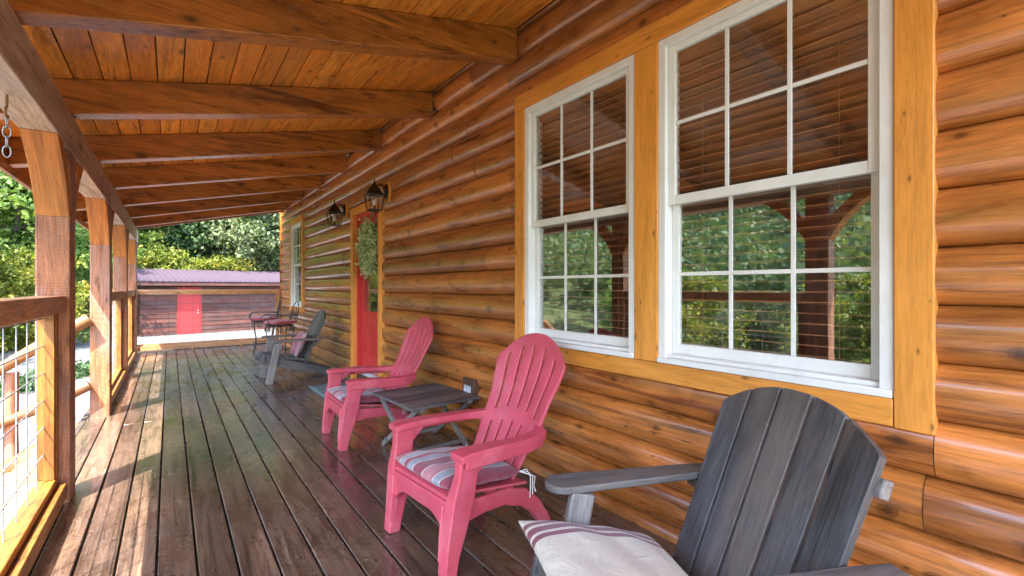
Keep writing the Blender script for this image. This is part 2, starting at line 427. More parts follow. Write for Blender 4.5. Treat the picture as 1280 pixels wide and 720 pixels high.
    def build(s, name, mat, parent=None, bevel=0, seg=2, smooth=35, solid=0, subdiv=0):
        me = bpy.data.meshes.new(name)
        me.from_pydata([tuple(p) for p in s.v], [], s.f)
        a = me.attributes.new('gv', 'FLOAT_VECTOR', 'POINT')
        a.data.foreach_set('vector', np.array(s.gv, dtype=np.float32).ravel())
        a = me.attributes.new('rv', 'FLOAT', 'POINT')
        a.data.foreach_set('value', np.array(s.rv, dtype=np.float32))
        me.materials.append(mat)
        o = bpy.data.objects.new(name, me)
        COL.objects.link(o)
        bmn = None
        import bmesh
        bm = bmesh.new(); bm.from_mesh(me)
        bmesh.ops.recalc_face_normals(bm, faces=bm.faces)
        bm.to_mesh(me); bm.free()
        if smooth:
            me.polygons.foreach_set('use_smooth', [True] * len(me.polygons))
            me.set_sharp_from_angle(angle=R(smooth))
        if solid:
            md = o.modifiers.new('thick', 'SOLIDIFY'); md.thickness = solid; md.offset = 0
        if bevel:
            md = o.modifiers.new('edge', 'BEVEL'); md.width = bevel; md.segments = seg; md.limit_method = 'ANGLE'; md.angle_limit = R(40)
            md.harden_normals = False
        if subdiv:
            md = o.modifiers.new('sub', 'SUBSURF'); md.levels = subdiv; md.render_levels = subdiv
        if parent is not None:
            o.parent = parent
        return o

def tag(o, label=None, cat=None, group=None, kind=None):
    if label: o['label'] = label
    if cat: o['category'] = cat
    if group: o['group'] = group
    if kind: o['kind'] = kind
    return o

def thing(name, label, cat, loc=(0, 0, 0), rz=0, group=None):
    o = bpy.data.objects.new(name, None)
    o.empty_display_size = .1
    COL.objects.link(o)
    o.location = loc
    o.rotation_euler = (0, 0, rz)
    return tag(o, label, cat, group)

def copy_tree(o, parent=None):
    c = o.copy(); COL.objects.link(c)
    if parent is not None:
        c.parent = parent
    for ch in list(o.children):
        copy_tree(ch, c)
    return c

def dup(o, label, loc, rz=None, scale=None):
    c = copy_tree(o)
    c['label'] = label
    c.location = loc
    if rz is not None: c.rotation_euler = (0, 0, rz)
    if scale is not None: c.scale = scale
    return c

# ------------------------------------------------------------------ key measures (metres; camera above the origin, X towards the house wall, Y along the porch)
WALL = 2.0            # seam plane of the log siding
BULGE = .046
PITCH, SEAM0 = .1887, .0594
DECK_Y0, DECK_Y1 = -1.3, 11.15
BX0, BX1 = -.605, -.46      # posts and eave beam
POSTS = [-.75 - 4.4, -.75, 1.45, 3.65, 5.85, 8.05, 10.25]
PW = .18
SLOPE = .2287
def raf_z(x): return 2.86 - SLOPE * (1.96 - x)
WZ0, WZ1 = .875, 2.48
WINS = [(.437, 1.362), (1.503, 2.428), (9.03, 9.955)]
TRIMB, TRIMT = .78, 2.583
DOOR = (5.16, 6.06)

# ================================================================== SETTING
def ground_z(x, y):
    z = -.85
    if x < -5:
        z -= min(-5 - x, 14) * .2
    if x < -40:
        z += (-40 - max(x, -120)) * .34
    if y > 30:
        z += (y - 30) * .42 * min(1, max(0, (x + 40) / 30) + (1 if y > 60 else .3))
    return z

def make_ground():
    xs = list(np.arange(-150, -40, 8.0)) + list(np.arange(-40, 16, 1.4)) + list(np.arange(16, 90, 8.0)) + [400]
    xs = [-400] + xs
    ys = [-400] + list(np.arange(-80, -6, 8.0)) + list(np.arange(-6, 44, 1.4)) + list(np.arange(44, 150, 8.0)) + [400]
    rows = []
    for y in ys:
        rows.append([(x, y, ground_z(x, y) + .05 * math.sin(x * 1.7 + y) * math.sin(y * .9 - x * .4)) for x in xs])
    b = MB(); b.grid(rows)
    m, nt, out = new_mat('grass and soil')
    pos = N(nt, 'ShaderNodeNewGeometry').outputs['Position']
    n1 = noise(nt, pos, .6, 6, .65, .5); n2 = noise(nt, pos, 14, 5, .7)
    col = ramp(nt, n1, [(.3, (.05, .075, .02)), (.5, (.075, .11, .03)), (.7, (.14, .12, .06))])
    col = mixc(nt, .6, col, ramp(nt, n2, [(.3, (.5,) * 3), (.7, (1.4,) * 3)]), 'MULTIPLY')
    bp = N(nt, 'ShaderNodeBump', {'Strength': .8, 'Distance': .05, 'Height': n2})
    principled(nt, out, Base_Color=col, Roughness=.9, Normal=bp.outputs[0])
    o = b.build('ground', m, smooth=60); tag(o, kind='structure')
    # gravel drive beside and beyond the porch
    b = MB()
    rows = []
    for y in np.arange(-12, 26.2, .7):
        w0 = -6.2 + .5 * math.sin(y * .35); w1 = 10.5 if y > 11.5 else -.75
        if y > 22.6: w1 = 9.5
        rows.append([(w0 + (w1 - w0) * t, y, ground_z(w0 + (w1 - w0) * t, y) + .07) for t in np.linspace(0, 1, 14)])
    b.grid(rows)
    m, nt, out = new_mat('gravel')
    pos = N(nt, 'ShaderNodeNewGeometry').outputs['Position']
    n1 = noise(nt, pos, .8, 5, .6); 
    vo = N(nt, 'ShaderNodeTexVoronoi', {'Scale': 32.0}); nt.links.new(pos, vo.inputs['Vector'])
    col = ramp(nt, n1, [(.3, (.07, .069, .066)), (.7, (.125, .123, .116))])
    col = mixc(nt, .6, col, ramp(nt, N(nt, 'ShaderNodeSeparateColor', {0: vo.outputs['Color']}).outputs[0], [(0, (.6,) * 3), (1, (1.3,) * 3)]), 'MULTIPLY')
    bp = N(nt, 'ShaderNodeBump', {'Strength': .7, 'Distance': .02, 'Height': vo.outputs['Distance']})
    principled(nt, out, Base_Color=col, Roughness=.9, Normal=bp.outputs[0])
    o = b.build('gravel_drive', m, smooth=60); tag(o, kind='structure')
make_ground()

def make_deck():
    b = MB()
    x = -.047 - .146 * 4
    k = 0
    while x < 2.0:
        x1 = min(x + .146, 2.05)
        # long boards with butt joints at irregular places
        cuts = [DECK_Y0] + sorted(random.sample([c for c in (.3, 1.3, 5.4, 7.3, 9.1)], 2)) + [DECK_Y1]
        for a, c in zip(cuts[:-1], cuts[1:]):
            z = random.uniform(-.0015, .001)
            b.box((x + .0045, a + .0015, -.035), (x1 - .0045, c - .0015, z), 1)
        x += .146; k += 1
    o = b.build('deck', M['deck'], bevel=.004); tag(o, kind='structure')
    b = MB()
    b.box((-.62, DECK_Y1 + .002, -.28), (2.05, DECK_Y1 + .04, -.012), 0)
    b.box((-.672, DECK_Y0, -.28), (-.635, DECK_Y1 + .04, -.012), 1)
    for i in range(36):
        y = DECK_Y0 + .2 + i * .4
        b.box((-.63, y, -.24), (2.0, y + .04, -.037), 0)
    o = b.build('deck_frame', M['skirt']); tag(o, kind='structure')
make_deck()

# ================================================================== CABIN
cabin = thing('log_cabin', 'golden brown log cabin with white windows, red door and a timber porch roof', 'house', (WALL, 4, 0))
CI = Matrix.Translation((-WALL, -4, 0))
def into_cabin(o):
    o.parent = cabin
    o.matrix_parent_inverse = CI
    return o
def sub(o, p):
    o.parent = p
    o.matrix_parent_inverse = Matrix.Identity(4)
    return o

OPEN = [(y0 - .03, y1 + .03, WZ0 - .04, WZ1 + .04) for y0, y1 in WINS[:0]]
OPEN += [(WINS[0][0] - .01, WINS[1][1] + .01, WZ0 - .01, WZ1 + .01), (WINS[2][0] - .01, WINS[2][1] + .01, WZ0 - .01, WZ1 + .01), (DOOR[0] - .01, DOOR[1] + .01, -1, 2.21)]
WY0, WY1 = -3.4, 11.05
WTOP = 3.095

def make_log_wall():
    b = MB()
    k = -1
    while True:
        z0, z1 = SEAM0 + PITCH * k, SEAM0 + PITCH * (k + 1)
        if z0 >= WTOP: break
        if z1 <= -.1: k += 1; continue
        zz0, zz1 = max(z0, -.1), min(z1, WTOP)
        # butt joints of this course
        L = WY0
        joints = [WY0]
        L = WY0 + random.uniform(1.5, 4)
        while L < WY1 - .8:
            joints.append(L); L += random.uniform(2.6, 4.9)
        joints.append(WY1)
        for a, c in zip(joints[:-1], joints[1:]):
            # opening edges cut the log into pieces
            ys = sorted({a, c} | {y for o in OPEN for y in o[:2] if a < y < c})
            offs = (random.uniform(0, 40), random.uniform(0, 40), random.uniform(0, 40)); r = random.random()
            ph = random.uniform(0, 6.28); fat = random.uniform(-.004, .005)
            for ya, yb in zip(ys[:-1], ys[1:]):
                ym = (ya + yb) / 2
                rng_z = [(zz0, zz1)]
                for o in OPEN:
                    if o[0] < ym < o[1]:
                        new = []
                        for (p, q) in rng_z:
                            if o[2] > p: new.append((p, min(q, o[2])))
                            if o[3] < q: new.append((max(p, o[3]), q))
                        rng_z = [(p, q) for p, q in new if q - p > .004]
                for (p, q) in rng_z:
                    ny = max(2, int((yb - ya) / .25) + 1)
                    nz = 11
                    rows, G = [], []
                    for i in range(ny):
                        y = ya + (yb - ya) * i / (ny - 1)
                        if abs(y - a) < 1e-6: y += .0012
                        if abs(y - c) < 1e-6: y -= .0012
                        row = []
                        for j in range(nz):
                            t = j / (nz - 1)
                            t = .5 - .5 * math.cos(math.pi * t)
                            z = p + (q - p) * t
                            s = min(1, max(-1, (z - (z0 + z1) / 2) / (PITCH / 2)))
                            x = WALL + .012 - (BULGE + .012 + fat) * (max(0, 1 - abs(s) ** 2.3)) ** .52
                            x -= .0025 * math.sin(y * 1.9 + ph) * (1 - s * s) + .0012 * math.sin(y * 7.1 + 3 * ph)
                            row.append((x, y, z))
                            G.append((y + offs[0], s * .11 + offs[1], (x - WALL) + offs[2]))
                        rows.append(row)
                    o_ = len(b.v)
                    b.grid(rows, rv=None, gv=G)
                    b.rv[o_:] = [r] * (len(b.v) - o_)
        k += 1
    into_cabin(b.build('log_wall', M['log'], smooth=50))
    # far corner board and the room behind
    b = MB()
    b.box((1.945, WY1, -.1), (2.06, WY1 + .035, WTOP), 2)
    into_cabin(b.build('corner_board', M['beam'], bevel=.004))
    b = MB()
    holes = sorted(OPEN)
    ycur = WY0
    xa, xb = WALL + .018, WALL + .12
    for (y0, y1, z0, z1) in holes:
        b.box((xa, ycur, -.3), (xb, y0, WTOP + .25), 2)
        if z0 > 0: b.box((xa, y0, -.3), (xb, y1, z0), 1)
        b.box((xa, y0, z1), (xb, y1, WTOP + .25), 1)
        ycur = y1
    b.box((xa, ycur, -.3), (xb, WY1, WTOP + .25), 2)
    b.box((WALL + 6, WY0, -.3), (WALL + 6.1, WY1, WTOP + .25), 2)
    b.box((xb, WY1 - .12, -.3), (WALL + 6, WY1, WTOP + .25), 2)
    b.box((xb, WY0, -.3), (WALL + 6, WY0 + .12, WTOP + .25), 2)
    b.box((xb, WY0 + .12, .1), (WALL + 6, WY1 - .12, .16), 1)
    b.box((xb, WY0 + .12, 2.6), (WALL + 6, WY1 - .12, 2.66), 1)
    for y in (3.2, 7.6):
        b.box((xb, y, .16), (WALL + 6, y + .1, 2.6), 1)
    into_cabin(b.build('inner_walls', M['room'], smooth=0))
make_log_wall()

def make_trims():
    tx0, tx1 = 1.938, 1.997
    b = MB()
    y0, y1 = WINS[0][0] - .102, WINS[1][1] + .102
    b.box((tx0, y0, WZ1), (tx1, y1, TRIMT), 1)
    b.box((tx0, y0, TRIMB - .004), (tx1, WINS[0][0], WZ1 - .0015), 2)
    b.box((tx0 + .002, WINS[1][1], TRIMB), (tx1, y1, WZ1 - .0015), 2)
    b.box((tx0 + .003, WINS[0][1], WZ0 - .0), (tx1, WINS[1][0], WZ1 - .0015), 2)
    b.box((tx0 + .002, WINS[0][0] + .0015, TRIMB), (tx1, WINS[1][1] - .0015, WZ0 - .0015), 1)
    into_cabin(b.build('window_trim', M['trim'], bevel=.004))
    b = MB()
    ya, yb = WINS[2][0] - .1, WINS[2][1] + .1
    b.box((tx0, ya, WZ1), (tx1, yb, TRIMT), 1)
    b.box((tx0, ya, TRIMB), (tx1, WINS[2][0], WZ1 - .0015), 2)
    b.box((tx0, WINS[2][1], TRIMB), (tx1, yb, WZ1 - .0015), 2)
    b.box((tx0 + .002, WINS[2][0] + .0015, TRIMB), (tx1, WINS[2][1] - .0015, WZ0 - .0015), 1)
    into_cabin(b.build('window_trim', M['trim'], bevel=.004))
    b = MB()
    b.box((tx0, DOOR[0] - .09, .02), (tx1, DOOR[0], 2.2), 2)
    b.box((tx0, DOOR[1], .02), (tx1, DOOR[1] + .1, 2.2), 2)
    b.box((tx0 - .002, DOOR[0] - .09, 2.2015), (tx1, DOOR[1] + .1, 2.30), 1)
    into_cabin(b.build('door_trim', M['trim'], bevel=.004))
make_trims()

def make_window(y0, y1):
    z0, z1 = WZ0, WZ1
    zm = (z0 + z1) / 2
    V = M['white_vinyl']
    b = MB()
    fx0, fx1 = 1.948, 2.075
    fw = .042
    b.box((fx0, y0 + .001, z0 + .001), (fx1, y0 + fw, z1 - .001), 2)
    b.box((fx0, y1 - fw, z0 + .001), (fx1, y1 - .001, z1 - .001), 2)
    b.box((fx0, y0 + fw, z1 - fw), (fx1, y1 - fw, z1 - .001), 1)
    b.box((fx0 - .016, y0 + .004, z0 + .001), (fx1, y1 - .004, z0 + .028), 1)
    b.box((fx0 + .012, y0 + fw, z0 + .0285), (fx1, y1 - fw, z0 + .045), 1)
    w = b.build('window', V, bevel=.003)
    into_cabin(w)
    def sash(za, zb, x, name, rail_b, rail_t):
        b = MB()
        s = .036
        ya, yb = y0 + fw + .001, y1 - fw - .001
        b.box((x, ya, za), (x + .03, ya + s, zb), 2)
        b.box((x, yb - s, za), (x + .03, yb, zb), 2)
        b.box((x + .001, ya + s, za), (x + .029, yb - s, za + rail_b), 1)
        b.box((x + .001, ya + s, zb - rail_t), (x + .029, yb - s, zb), 1)
        o = b.build('sash', V, bevel=.003)
        o.parent = w
        gx = x + .014
        ga, gb, gz0, gz1 = ya + s, yb - s, za + rail_b, zb - rail_t
        b = MB()
        b.box((gx - .002, ga + .0005, gz0 + .0005), (gx + .002, gb - .0005, gz1 - .0005), 1)
        g = b.build('glass', M['glass'], smooth=0); g.parent = w
        b = MB()
        t = .009
        for i in (1, 2):
            y = ga + (gb - ga) * i / 3
            b.box((gx - .009, y - t, gz0 + .001), (gx - .003, y + t, gz1 - .001), 2)
        z = (gz0 + gz1) / 2
        yy = [ga + .001, ga + (gb - ga) / 3, ga + (gb - ga) * 2 / 3, gb - .001]
        for i in range(3):
            b.box((gx - .0085, yy[i] + (t if i else 0), z - t), (gx - .003, yy[i + 1] - (t if i < 2 else 0), z + t), 1)
        g = b.build('grille', V, bevel=.002); g.parent = w
    sash(zm - .022, z1 - fw - .001, 1.972, 'upper', .045, .03)
    sash(z0 + .0455, zm + .018, 2.006, 'lower', .05, .036)
    # wooden blind inside
    b = MB()
    z = z1 - .09
    while z > z0 + .08:
        mt = Matrix.Translation((2.066, 0, z)) @ Euler((0, R(7 + random.uniform(-2, 2)), 0)).to_matrix().to_4x4()
        b.box((-.024, y0 + .05, -.002), (.024, y1 - .05, .002), 1, mt)
        z -= .043
    b.box((2.044, y0 + .045, z1 - .085), (2.09, y1 - .045, z1 - .045), 1)
    for f in (.2, .8):
        y = y0 + (y1 - y0) * f
        b.tube([(2.0415, y, z1 - .09), (2.0415, y, z0 + .08)], .0014, 5)
        b.tube([(2.091, y, z1 - .09), (2.091, y, z0 + .08)], .0014, 5)
    o = b.build('blind', M['blind'], smooth=0); o.parent = w
    return w
for y0, y1 in WINS:
    make_window(y0, y1)

def make_door():
    y0, y1 = DOOR
    RD = M['red_door']
    b = MB()      # frame: jambs and head
    b.box((1.99, y0 + .001, .2), (2.11, y0 + .035, 2.199), 2)
    b.box((1.99, y1 - .035, .2), (2.11, y1 - .001, 2.199), 2)
    b.box((1.99, y0 + .035, 2.165), (2.11, y1 - .035, 2.199), 1)
    fr = into_cabin(b.build('door_frame', RD, bevel=.003))
    b = MB()
    ya, yb = y0 + .038, y1 - .038
    x0, x1 = 2.045, 2.088
    gy0, gy1, gz0, gz1 = ya + .13, yb - .13, .94, 2.03
    b.box((x0, ya, .21), (x1, gy0, 2.16), 2); b.box((x0, gy1, .21), (x1, yb, 2.16), 2)
    b.box((x0, gy0, gz1), (x1, gy1, 2.16), 1); b.box((x0, gy0, .21), (x1, gy1, gz0), 1)
    d = b.build('door', RD, bevel=.002); into_cabin(d)
    b = MB()
    t = .022
    for (pa, pb, qa, qb) in ((gy0 - t, gy0, gz0 - t, gz1 + t), (gy1, gy1 + t, gz0 - t, gz1 + t)):
        b.box((x0 - .012, pa, qa), (x0 - .001, pb, qb), 2)
    b.box((x0 - .0115, gy0, gz0 - t), (x0 - .001, gy1, gz0), 1); b.box((x0 - .0115, gy0, gz1), (x0 - .001, gy1, gz1 + t), 1)
    o = b.build('glass_moulding', RD, bevel=.004); o.parent = d
    b = MB(); b.box((x0 + .012, gy0 + .001, gz0 + .001), (x0 + .018, gy1 - .001, gz1 - .001), 1)
    o = b.build('glass', M['glass'], smooth=0); o.parent = d
    for pa, pb in ((ya + .12, (ya + yb) / 2 - .035), ((ya + yb) / 2 + .035, yb - .12)):
        b = MB()
        qa, qb = .38, .80
        for lo, hi in (((pa, qa), (pa + .02, qb)), ((pb - .02, qa), (pb, qb)), ((pa + .02, qa), (pb - .02, qa + .02)), ((pa + .02, qb - .02), (pb - .02, qb))):
            b.box((x0 - .009, lo[0], lo[1]), (x0 - .001, hi[0], hi[1]), 2)
        b.box((x0 - .006, pa + .04, qa + .04), (x0 - .001, pb - .04, qb - .04), 2)
        o = b.build('raised_panel', RD, bevel=.004); o.parent = d
    b = MB(); b.box((1.93, y0 - .02, .15), (2.11, y1 + .02, .198), 1)
    into_cabin(b.build('threshold', M['aluminium'], bevel=.004))
make_door()

def make_porch_roof():
    # tongue and groove ceiling, boards along the porch on top of the rafters
    RY0, RY1 = -1.35, 10.62
    b = MB()
    zc = lambda x: raf_z(x) + .215
    x = -1.0
    wd = .134
    ang = math.atan(SLOPE)
    while x < 1.93:
        x1 = min(x + wd, 1.952)
        cuts = [RY0] + sorted(random.sample([1.30, 3.87, 6.43, 8.99], 2)) + [RY1]
        for a, c in zip(cuts[:-1], cuts[1:]):
            p = [(x + .003, zc(x + .003)), (x1 - .003, zc(x1 - .003)), (x1 - .003, zc(x1 - .003) + .02), (x + .003, zc(x + .003) + .02)]
            o = len(b.v)
            b.prism([(q[0], q[1]) for q in p], 1, a + .001, c - .001)
        x += wd
    into_cabin(b.build('porch_ceiling', M['ceiling'], bevel=.003))
    b = MB()
    p = [(-1.06, zc(-1.06) + .022), (1.99, zc(1.99) + .022), (5.0, zc(1.99) + 1.1), (5.0, zc(1.99) + 1.2), (1.99, zc(1.99) + .12), (-1.06, zc(-1.06) + .10)]
    b.prism(p, 1, RY0 - .05, RY1 + .08)
    b.prism([(5.0, zc(1.99) + 1.1), (8.6, zc(1.99) - .1), (8.6, zc(1.99)), (5.0, zc(1.99) + 1.2)], 1, RY0 - .05, WY1 + .4)
    b.prism([(1.99, zc(1.99) + .03), (5.0, zc(1.99) + 1.1), (5.0, zc(1.99) + 1.2), (1.99, zc(1.99) + .12)], 1, RY1 + .081, WY1 + .4)
    into_cabin(b.build('roof', M['shingle'], smooth=0))
    ys = [2.517 + 1.283 * k for k in range(-2, 7)]
    for y in ys:
        b = MB()
        w = .125
        zt = lambda x: raf_z(x) + .213
        p = [(-.985, raf_z(-.985)), (1.955, raf_z(1.955)), (1.955, zt(1.955)), (-.985, zt(-.985))]
        b.prism(p, 1, y + .0, y + w, grain=0)
        # an occasional knot leaves its rafter slightly different
        into_cabin(b.build('rafter', M['beam'], bevel=.006))
    b = MB()
    b.prism([(-1.02, 2.13), (-.987, 2.13), (-.987, 2.42), (-1.02, 2.42)], 1, RY0, RY1 + .05)
    into_cabin(b.build('fascia', M['beam'], bevel=.004))
    b = MB()
    b.prism([(-.98, raf_z(-.98) - .0), (1.95, raf_z(1.95) - .0), (1.95, raf_z(1.95) + .24), (-.98, raf_z(-.98) + .24)], 1, RY1 + .005, RY1 + .045, grain=0)
    into_cabin(b.build('barge_board', M['beam'], bevel=.004))
    b = MB()
    cuts = [-1.3, POSTS[2] + .09, POSTS[4] + .09, 10.75]
    for a, c in zip(cuts[:-1], cuts[1:]):
        b.box((BX0, a + .001, 2.05), (BX1, c - .001, 2.278), 1)
    into_cabin(b.build('eave_beam', M['eave'], bevel=.006))
    # a ledger of the same logs closes the joint between wall and ceiling
    for p in POSTS[1:]:
        b = MB()
        b.box((BX0, p, -.3), (BX1, p + PW, 2.049), 2)
        o = into_cabin(b.build('post', M['post'], bevel=.008))
        for sg in (-1, 1):
            b = MB()
            e = p if sg < 0 else p + PW
            pts = []
            for i in range(9):      # outer, slightly hollow edge
                t = i / 8
                pts.append((e + sg * (.36 * t - .035 * math.sin(math.pi * t)), 1.655 + .394 * t + .02 * math.sin(math.pi * t)))
            pts += [(e + sg * .2, 2.049), (e, 1.85)]
            b.prism(pts, 0, BX0 + .002, BX1 - .002, grain=2)
            b.gv = [(g[0], g[1], g[2] * .02) for g in b.gv]
            q = b.build('brace', M['brace'], bevel=.005); q.parent = o
make_porch_roof()

# ================================================================== RAILINGS
def railing(label, a, b_, side='y'):
    """bay between two posts; a -> b along Y (or along X at the far end)"""
    if side == 'y':
        root = thing('porch_railing', label, 'railing', (-.54, (a + b_) / 2, 0), 0, 'wire panel railings between the porch posts')
        L = (b_ - a) / 2
        rz = 0
    else:
        root = thing('porch_railing', label, 'railing', ((a + b_) / 2, DECK_Y1 - .1, 0), -math.pi / 2, 'wire panel railings between the porch posts')
        L = (b_ - a) / 2
    # local: y along the rail, +x to the inside of the porch
    b = MB(); b.box((-.065, -L + .002, 1.105), (.062, L - .002, 1.2), 1)
    b.build('top_rail', M['cap'], root, bevel=.008)
    b = MB()
    b.box((-.05, -L + .002, .06), (.03, L - .002, .165), 1)
    b.build('bottom_rail', M['rail' if side == 'y' else 'cap'], root, bevel=.005)  # far end rail, ledge, stiles: browner timber colour stands in for shade on them
    b = MB()
    b.box((.0315, -L + .03, .045), (.07, L - .03, .125), 1)
    b.build('inner_ledge', M['rail' if side == 'y' else 'cap'], root, bevel=.004)
    for s in (-1, 1):
        e = s * L
        b = MB(); lo, hi = sorted((e - s * .002, e - s * .04))
        b.box((-.05, lo, .1665), (.03, hi, 1.1035), 2)
        lo, hi = sorted((e - s * .041, e - s * .075))
        b.box((-.02, lo, .1665), (.025, hi, 1.1035), 2)
        b.build('stile', M['rail' if side == 'y' else 'cap'], root, bevel=.004)
    b = MB()
    r = .0034 if side == 'y' else .0024
    n = max(2, round(2 * L / .2))
    for i in range(1, n):
        y = -L + 2 * L * i / n
        b.tube([(-.024, y, .16), (-.024 + random.uniform(-.002, .002), y, .6), (-.024, y, 1.11)], r, 6)
    z = .165 + .152
    while z < 1.1:
        b.tube([(-.019, -L + .03, z), (-.019, 0, z + random.uniform(-.003, .003)), (-.019, L - .03, z)], r, 6)
        z += .152
    b.build('wire_mesh', M['mesh_wire' if side == 'x' else 'galv'], root, smooth=60)
    for y in ((-.3, .55) if L > .9 else (0,)):
        b = MB(); b.box((-.03, y - .02, .0), (.02, y + .02, .059), 2); b.build('foot_block', M['cap'], root, bevel=.003)
    return root
railing('nearest wire panel railing, at the left edge beside the closest post', POSTS[2] + PW, POSTS[3])
railing('wire panel railing between the second and third visible porch posts', POSTS[4] + PW, POSTS[5])
railing('wire panel railing between the third and last visible porch posts', POSTS[5] + PW, POSTS[6])
railing('short wire panel railing between the last post and the far corner', POSTS[6] + PW, DECK_Y1 - .17)
railing('wire panel railing across the far end of the porch in front of the shed', -.6, 1.93, 'x')

# steps down from the open bay
def steps():
    root = thing('porch_steps', 'log porch steps with a peeled log handrail going down to the gravel', 'steps', (-.7, 4.85, -.8))
    I = Matrix.Translation((.7, -4.85, .8))
    def add(o): o.parent = root; o.matrix_parent_inverse = I; return o
    for k in range(4):
        b = MB(); z = -.18 - .17 * k; x = -.70 - .28 * (k + 1)
        b.box((x, 3.95, z - .05), (x + .29, 5.75, z), 1); add(b.build('tread', M['cap'], bevel=.006))
    def wob(a, c, r, n=9):
        pts, rr = [], []
        for i in range(n):
            t = i / (n - 1)
            p = Vector(a).lerp(Vector(c), t)
            pts.append((p.x, p.y + .012 * math.sin(5 * t + a[2] * 9), p.z + .012 * math.cos(6 * t + a[2] * 5)))
            rr.append(r * (1 + .1 * math.sin(9 * t + a[2])))
        return pts, rr
    for nm, a, c, r in (('handrail', (-.6, 5.80, .95), (-1.75, 5.80, .12), .052), ('middle_rail', (-.6, 5.8, .33), (-1.75, 5.8, -.2), .045), ('stringer', (-.64, 5.79, -.08), (-1.9, 5.79, -.75), .075)):
        b = MB(); pts, rr = wob(a, c, r); b.tube(pts, rr, 12); add(b.build(nm, M['log_rail'], smooth=60))
    for x, zt in ((-1.12, .5), (-1.72, .2)):
        b = MB(); pts, rr = wob((x, 5.86, -.86), (x, 5.86, zt), .05, 6); b.tube(pts, rr, 12); add(b.build('rail_post', M['post'], smooth=60))
steps()

# chain hanging from the eave beam
def chain():
    root = thing('hanging_chain', 'short steel chain hanging from a hook under the eave beam', 'chain', (-.54, 2.77, 2.05))
    b = MB(); pts = []
    for i in range(13):
        t = i / 12 * math.pi * 1.35
        pts.append((0, -.02 * math.sin(t) * 1.0, -.05 - .022 * (1 - math.cos(t))))
    b.tube([(0, 0, .01), (0, 0, -.02), (0, 0, -.05)] + pts[1:], .0045, 8)
    b.build('hook', M['rust'], root, smooth=60)
    z = -.112
    for k in range(4):
        b = MB(); pts = []
        for i in range(20):
            a = 2 * math.pi * i / 20
            u, w = .012 * math.cos(a), .024 * math.sin(a)
            pts.append((u * (k % 2), u * (1 - k % 2) , z + w) if True else 0)
        b.tube(pts, .0026, 8, closed=True); b.build('link', M['galv'], root, smooth=60)
        z -= .041
chain()

# ================================================================== LANTERNS
def lantern(label, y, zb, first=None):
    if first is not None:
        return dup(first, label, (1.955, y, zb))
    root = thing('wall_lantern', label, 'lantern', (1.955, y, zb), 0, 'bronze lanterns beside the red door')
    B = M['bronze']
    b = MB(); b.box((-.012, -.075, .10), (.03, .075, .33), 2); b.build('mounting_block', M['trim'], root, bevel=.006)
    b = MB(); b.loft([((-.013, 0, .225), .105, .17, (0, 0, 1)), ((-.022, 0, .225), .105, .17, (0, 0, 1)), ((-.034, 0, .225), .075, .13, (0, 0, 1))], n=16)
    b.build('back_plate', B, root)
    b = MB(); pts = []
    for i in range(15):
        t = i / 14
        pts.append((-.03 - .12 * t, 0, .235 + .07 * math.sin(math.pi * t) - .02 * t))
    b.tube(pts, .009, 10); b.build('arm', B, root, smooth=60)
    cx = -.15
    w0, w1 = .062, .082      # half widths bottom and top of the glass
    zb_, zt = .0, .17
    b = MB()
    for sx in (-1, 1):
        for sy in (-1, 1):
            b.bar((cx + sx * w0, sy * w0, zb_), (cx + sx * w1, sy * w1, zt), .011, .011, up=(1, 0, 0))
    for z, w in ((zb_, w0), (zt, w1)):
        for s in (-1, 1):
            b.bar((cx - w - .006, s * w, z), (cx + w + .006, s * w, z), .013, .013)
            b.bar((cx + s * w, -w - .006, z), (cx + s * w, w + .006, z), .013, .0131)
    b.box((cx - w0, -w0, zb_ - .006), (cx + w0, w0, zb_ + .003), 0)
    b.build('cage', B, root, bevel=.002)
    b = MB()
    g0, g1 = w0 - .004, w1 - .004
    rows = []
    for z, g in ((zb_ + .005, g0), (zt - .005, g1)):
        rows.append([(cx - g, -g, z), (cx + g, -g, z), (cx + g, g, z), (cx - g, g, z)])
    b.grid(rows, closed=True); b.build('glass', M['seeded'], root, smooth=0)
    b = MB()       # bell shaped roof
    prof = [(.095, .168), (.10, .176), (.085, .196), (.066, .225), (.05, .25), (.03, .275), (.016, .29), (.008, .30), (.011, .312), (.006, .33), (.002, .36)]
    rows = [[(cx + r * c, r * s, z) for c, s in [(math.cos(2 * math.pi * i / 16), math.sin(2 * math.pi * i / 16)) for i in range(16)]] for r, z in prof]
    b.grid(rows, closed=True); b.build('lantern_roof', B, root, smooth=50)
    b = MB(); pts = [(cx, 0, .004), (cx, 0, .05)]; b.tube(pts, .012, 10); b.build('socket', B, root, smooth=60)
    b = MB(); rows = []
    for i in range(9):
        t = i / 8; r = .021 * math.sin(math.pi * min(1, t * .93 + .05)) ** .7 + .001
        rows.append([(cx + r * math.cos(2 * math.pi * j / 10), r * math.sin(2 * math.pi * j / 10), .05 + .08 * t) for j in range(10)])
    b.grid(rows, closed=True); b.build('bulb', M['white_plastic'], root, smooth=70)
    return root
L1 = lantern('bronze wall lantern on the right of the red door, nearer of the two', 4.90, 2.10)
lantern('bronze wall lantern on the left of the red door, farther of the two', 6.42, 2.10, L1)

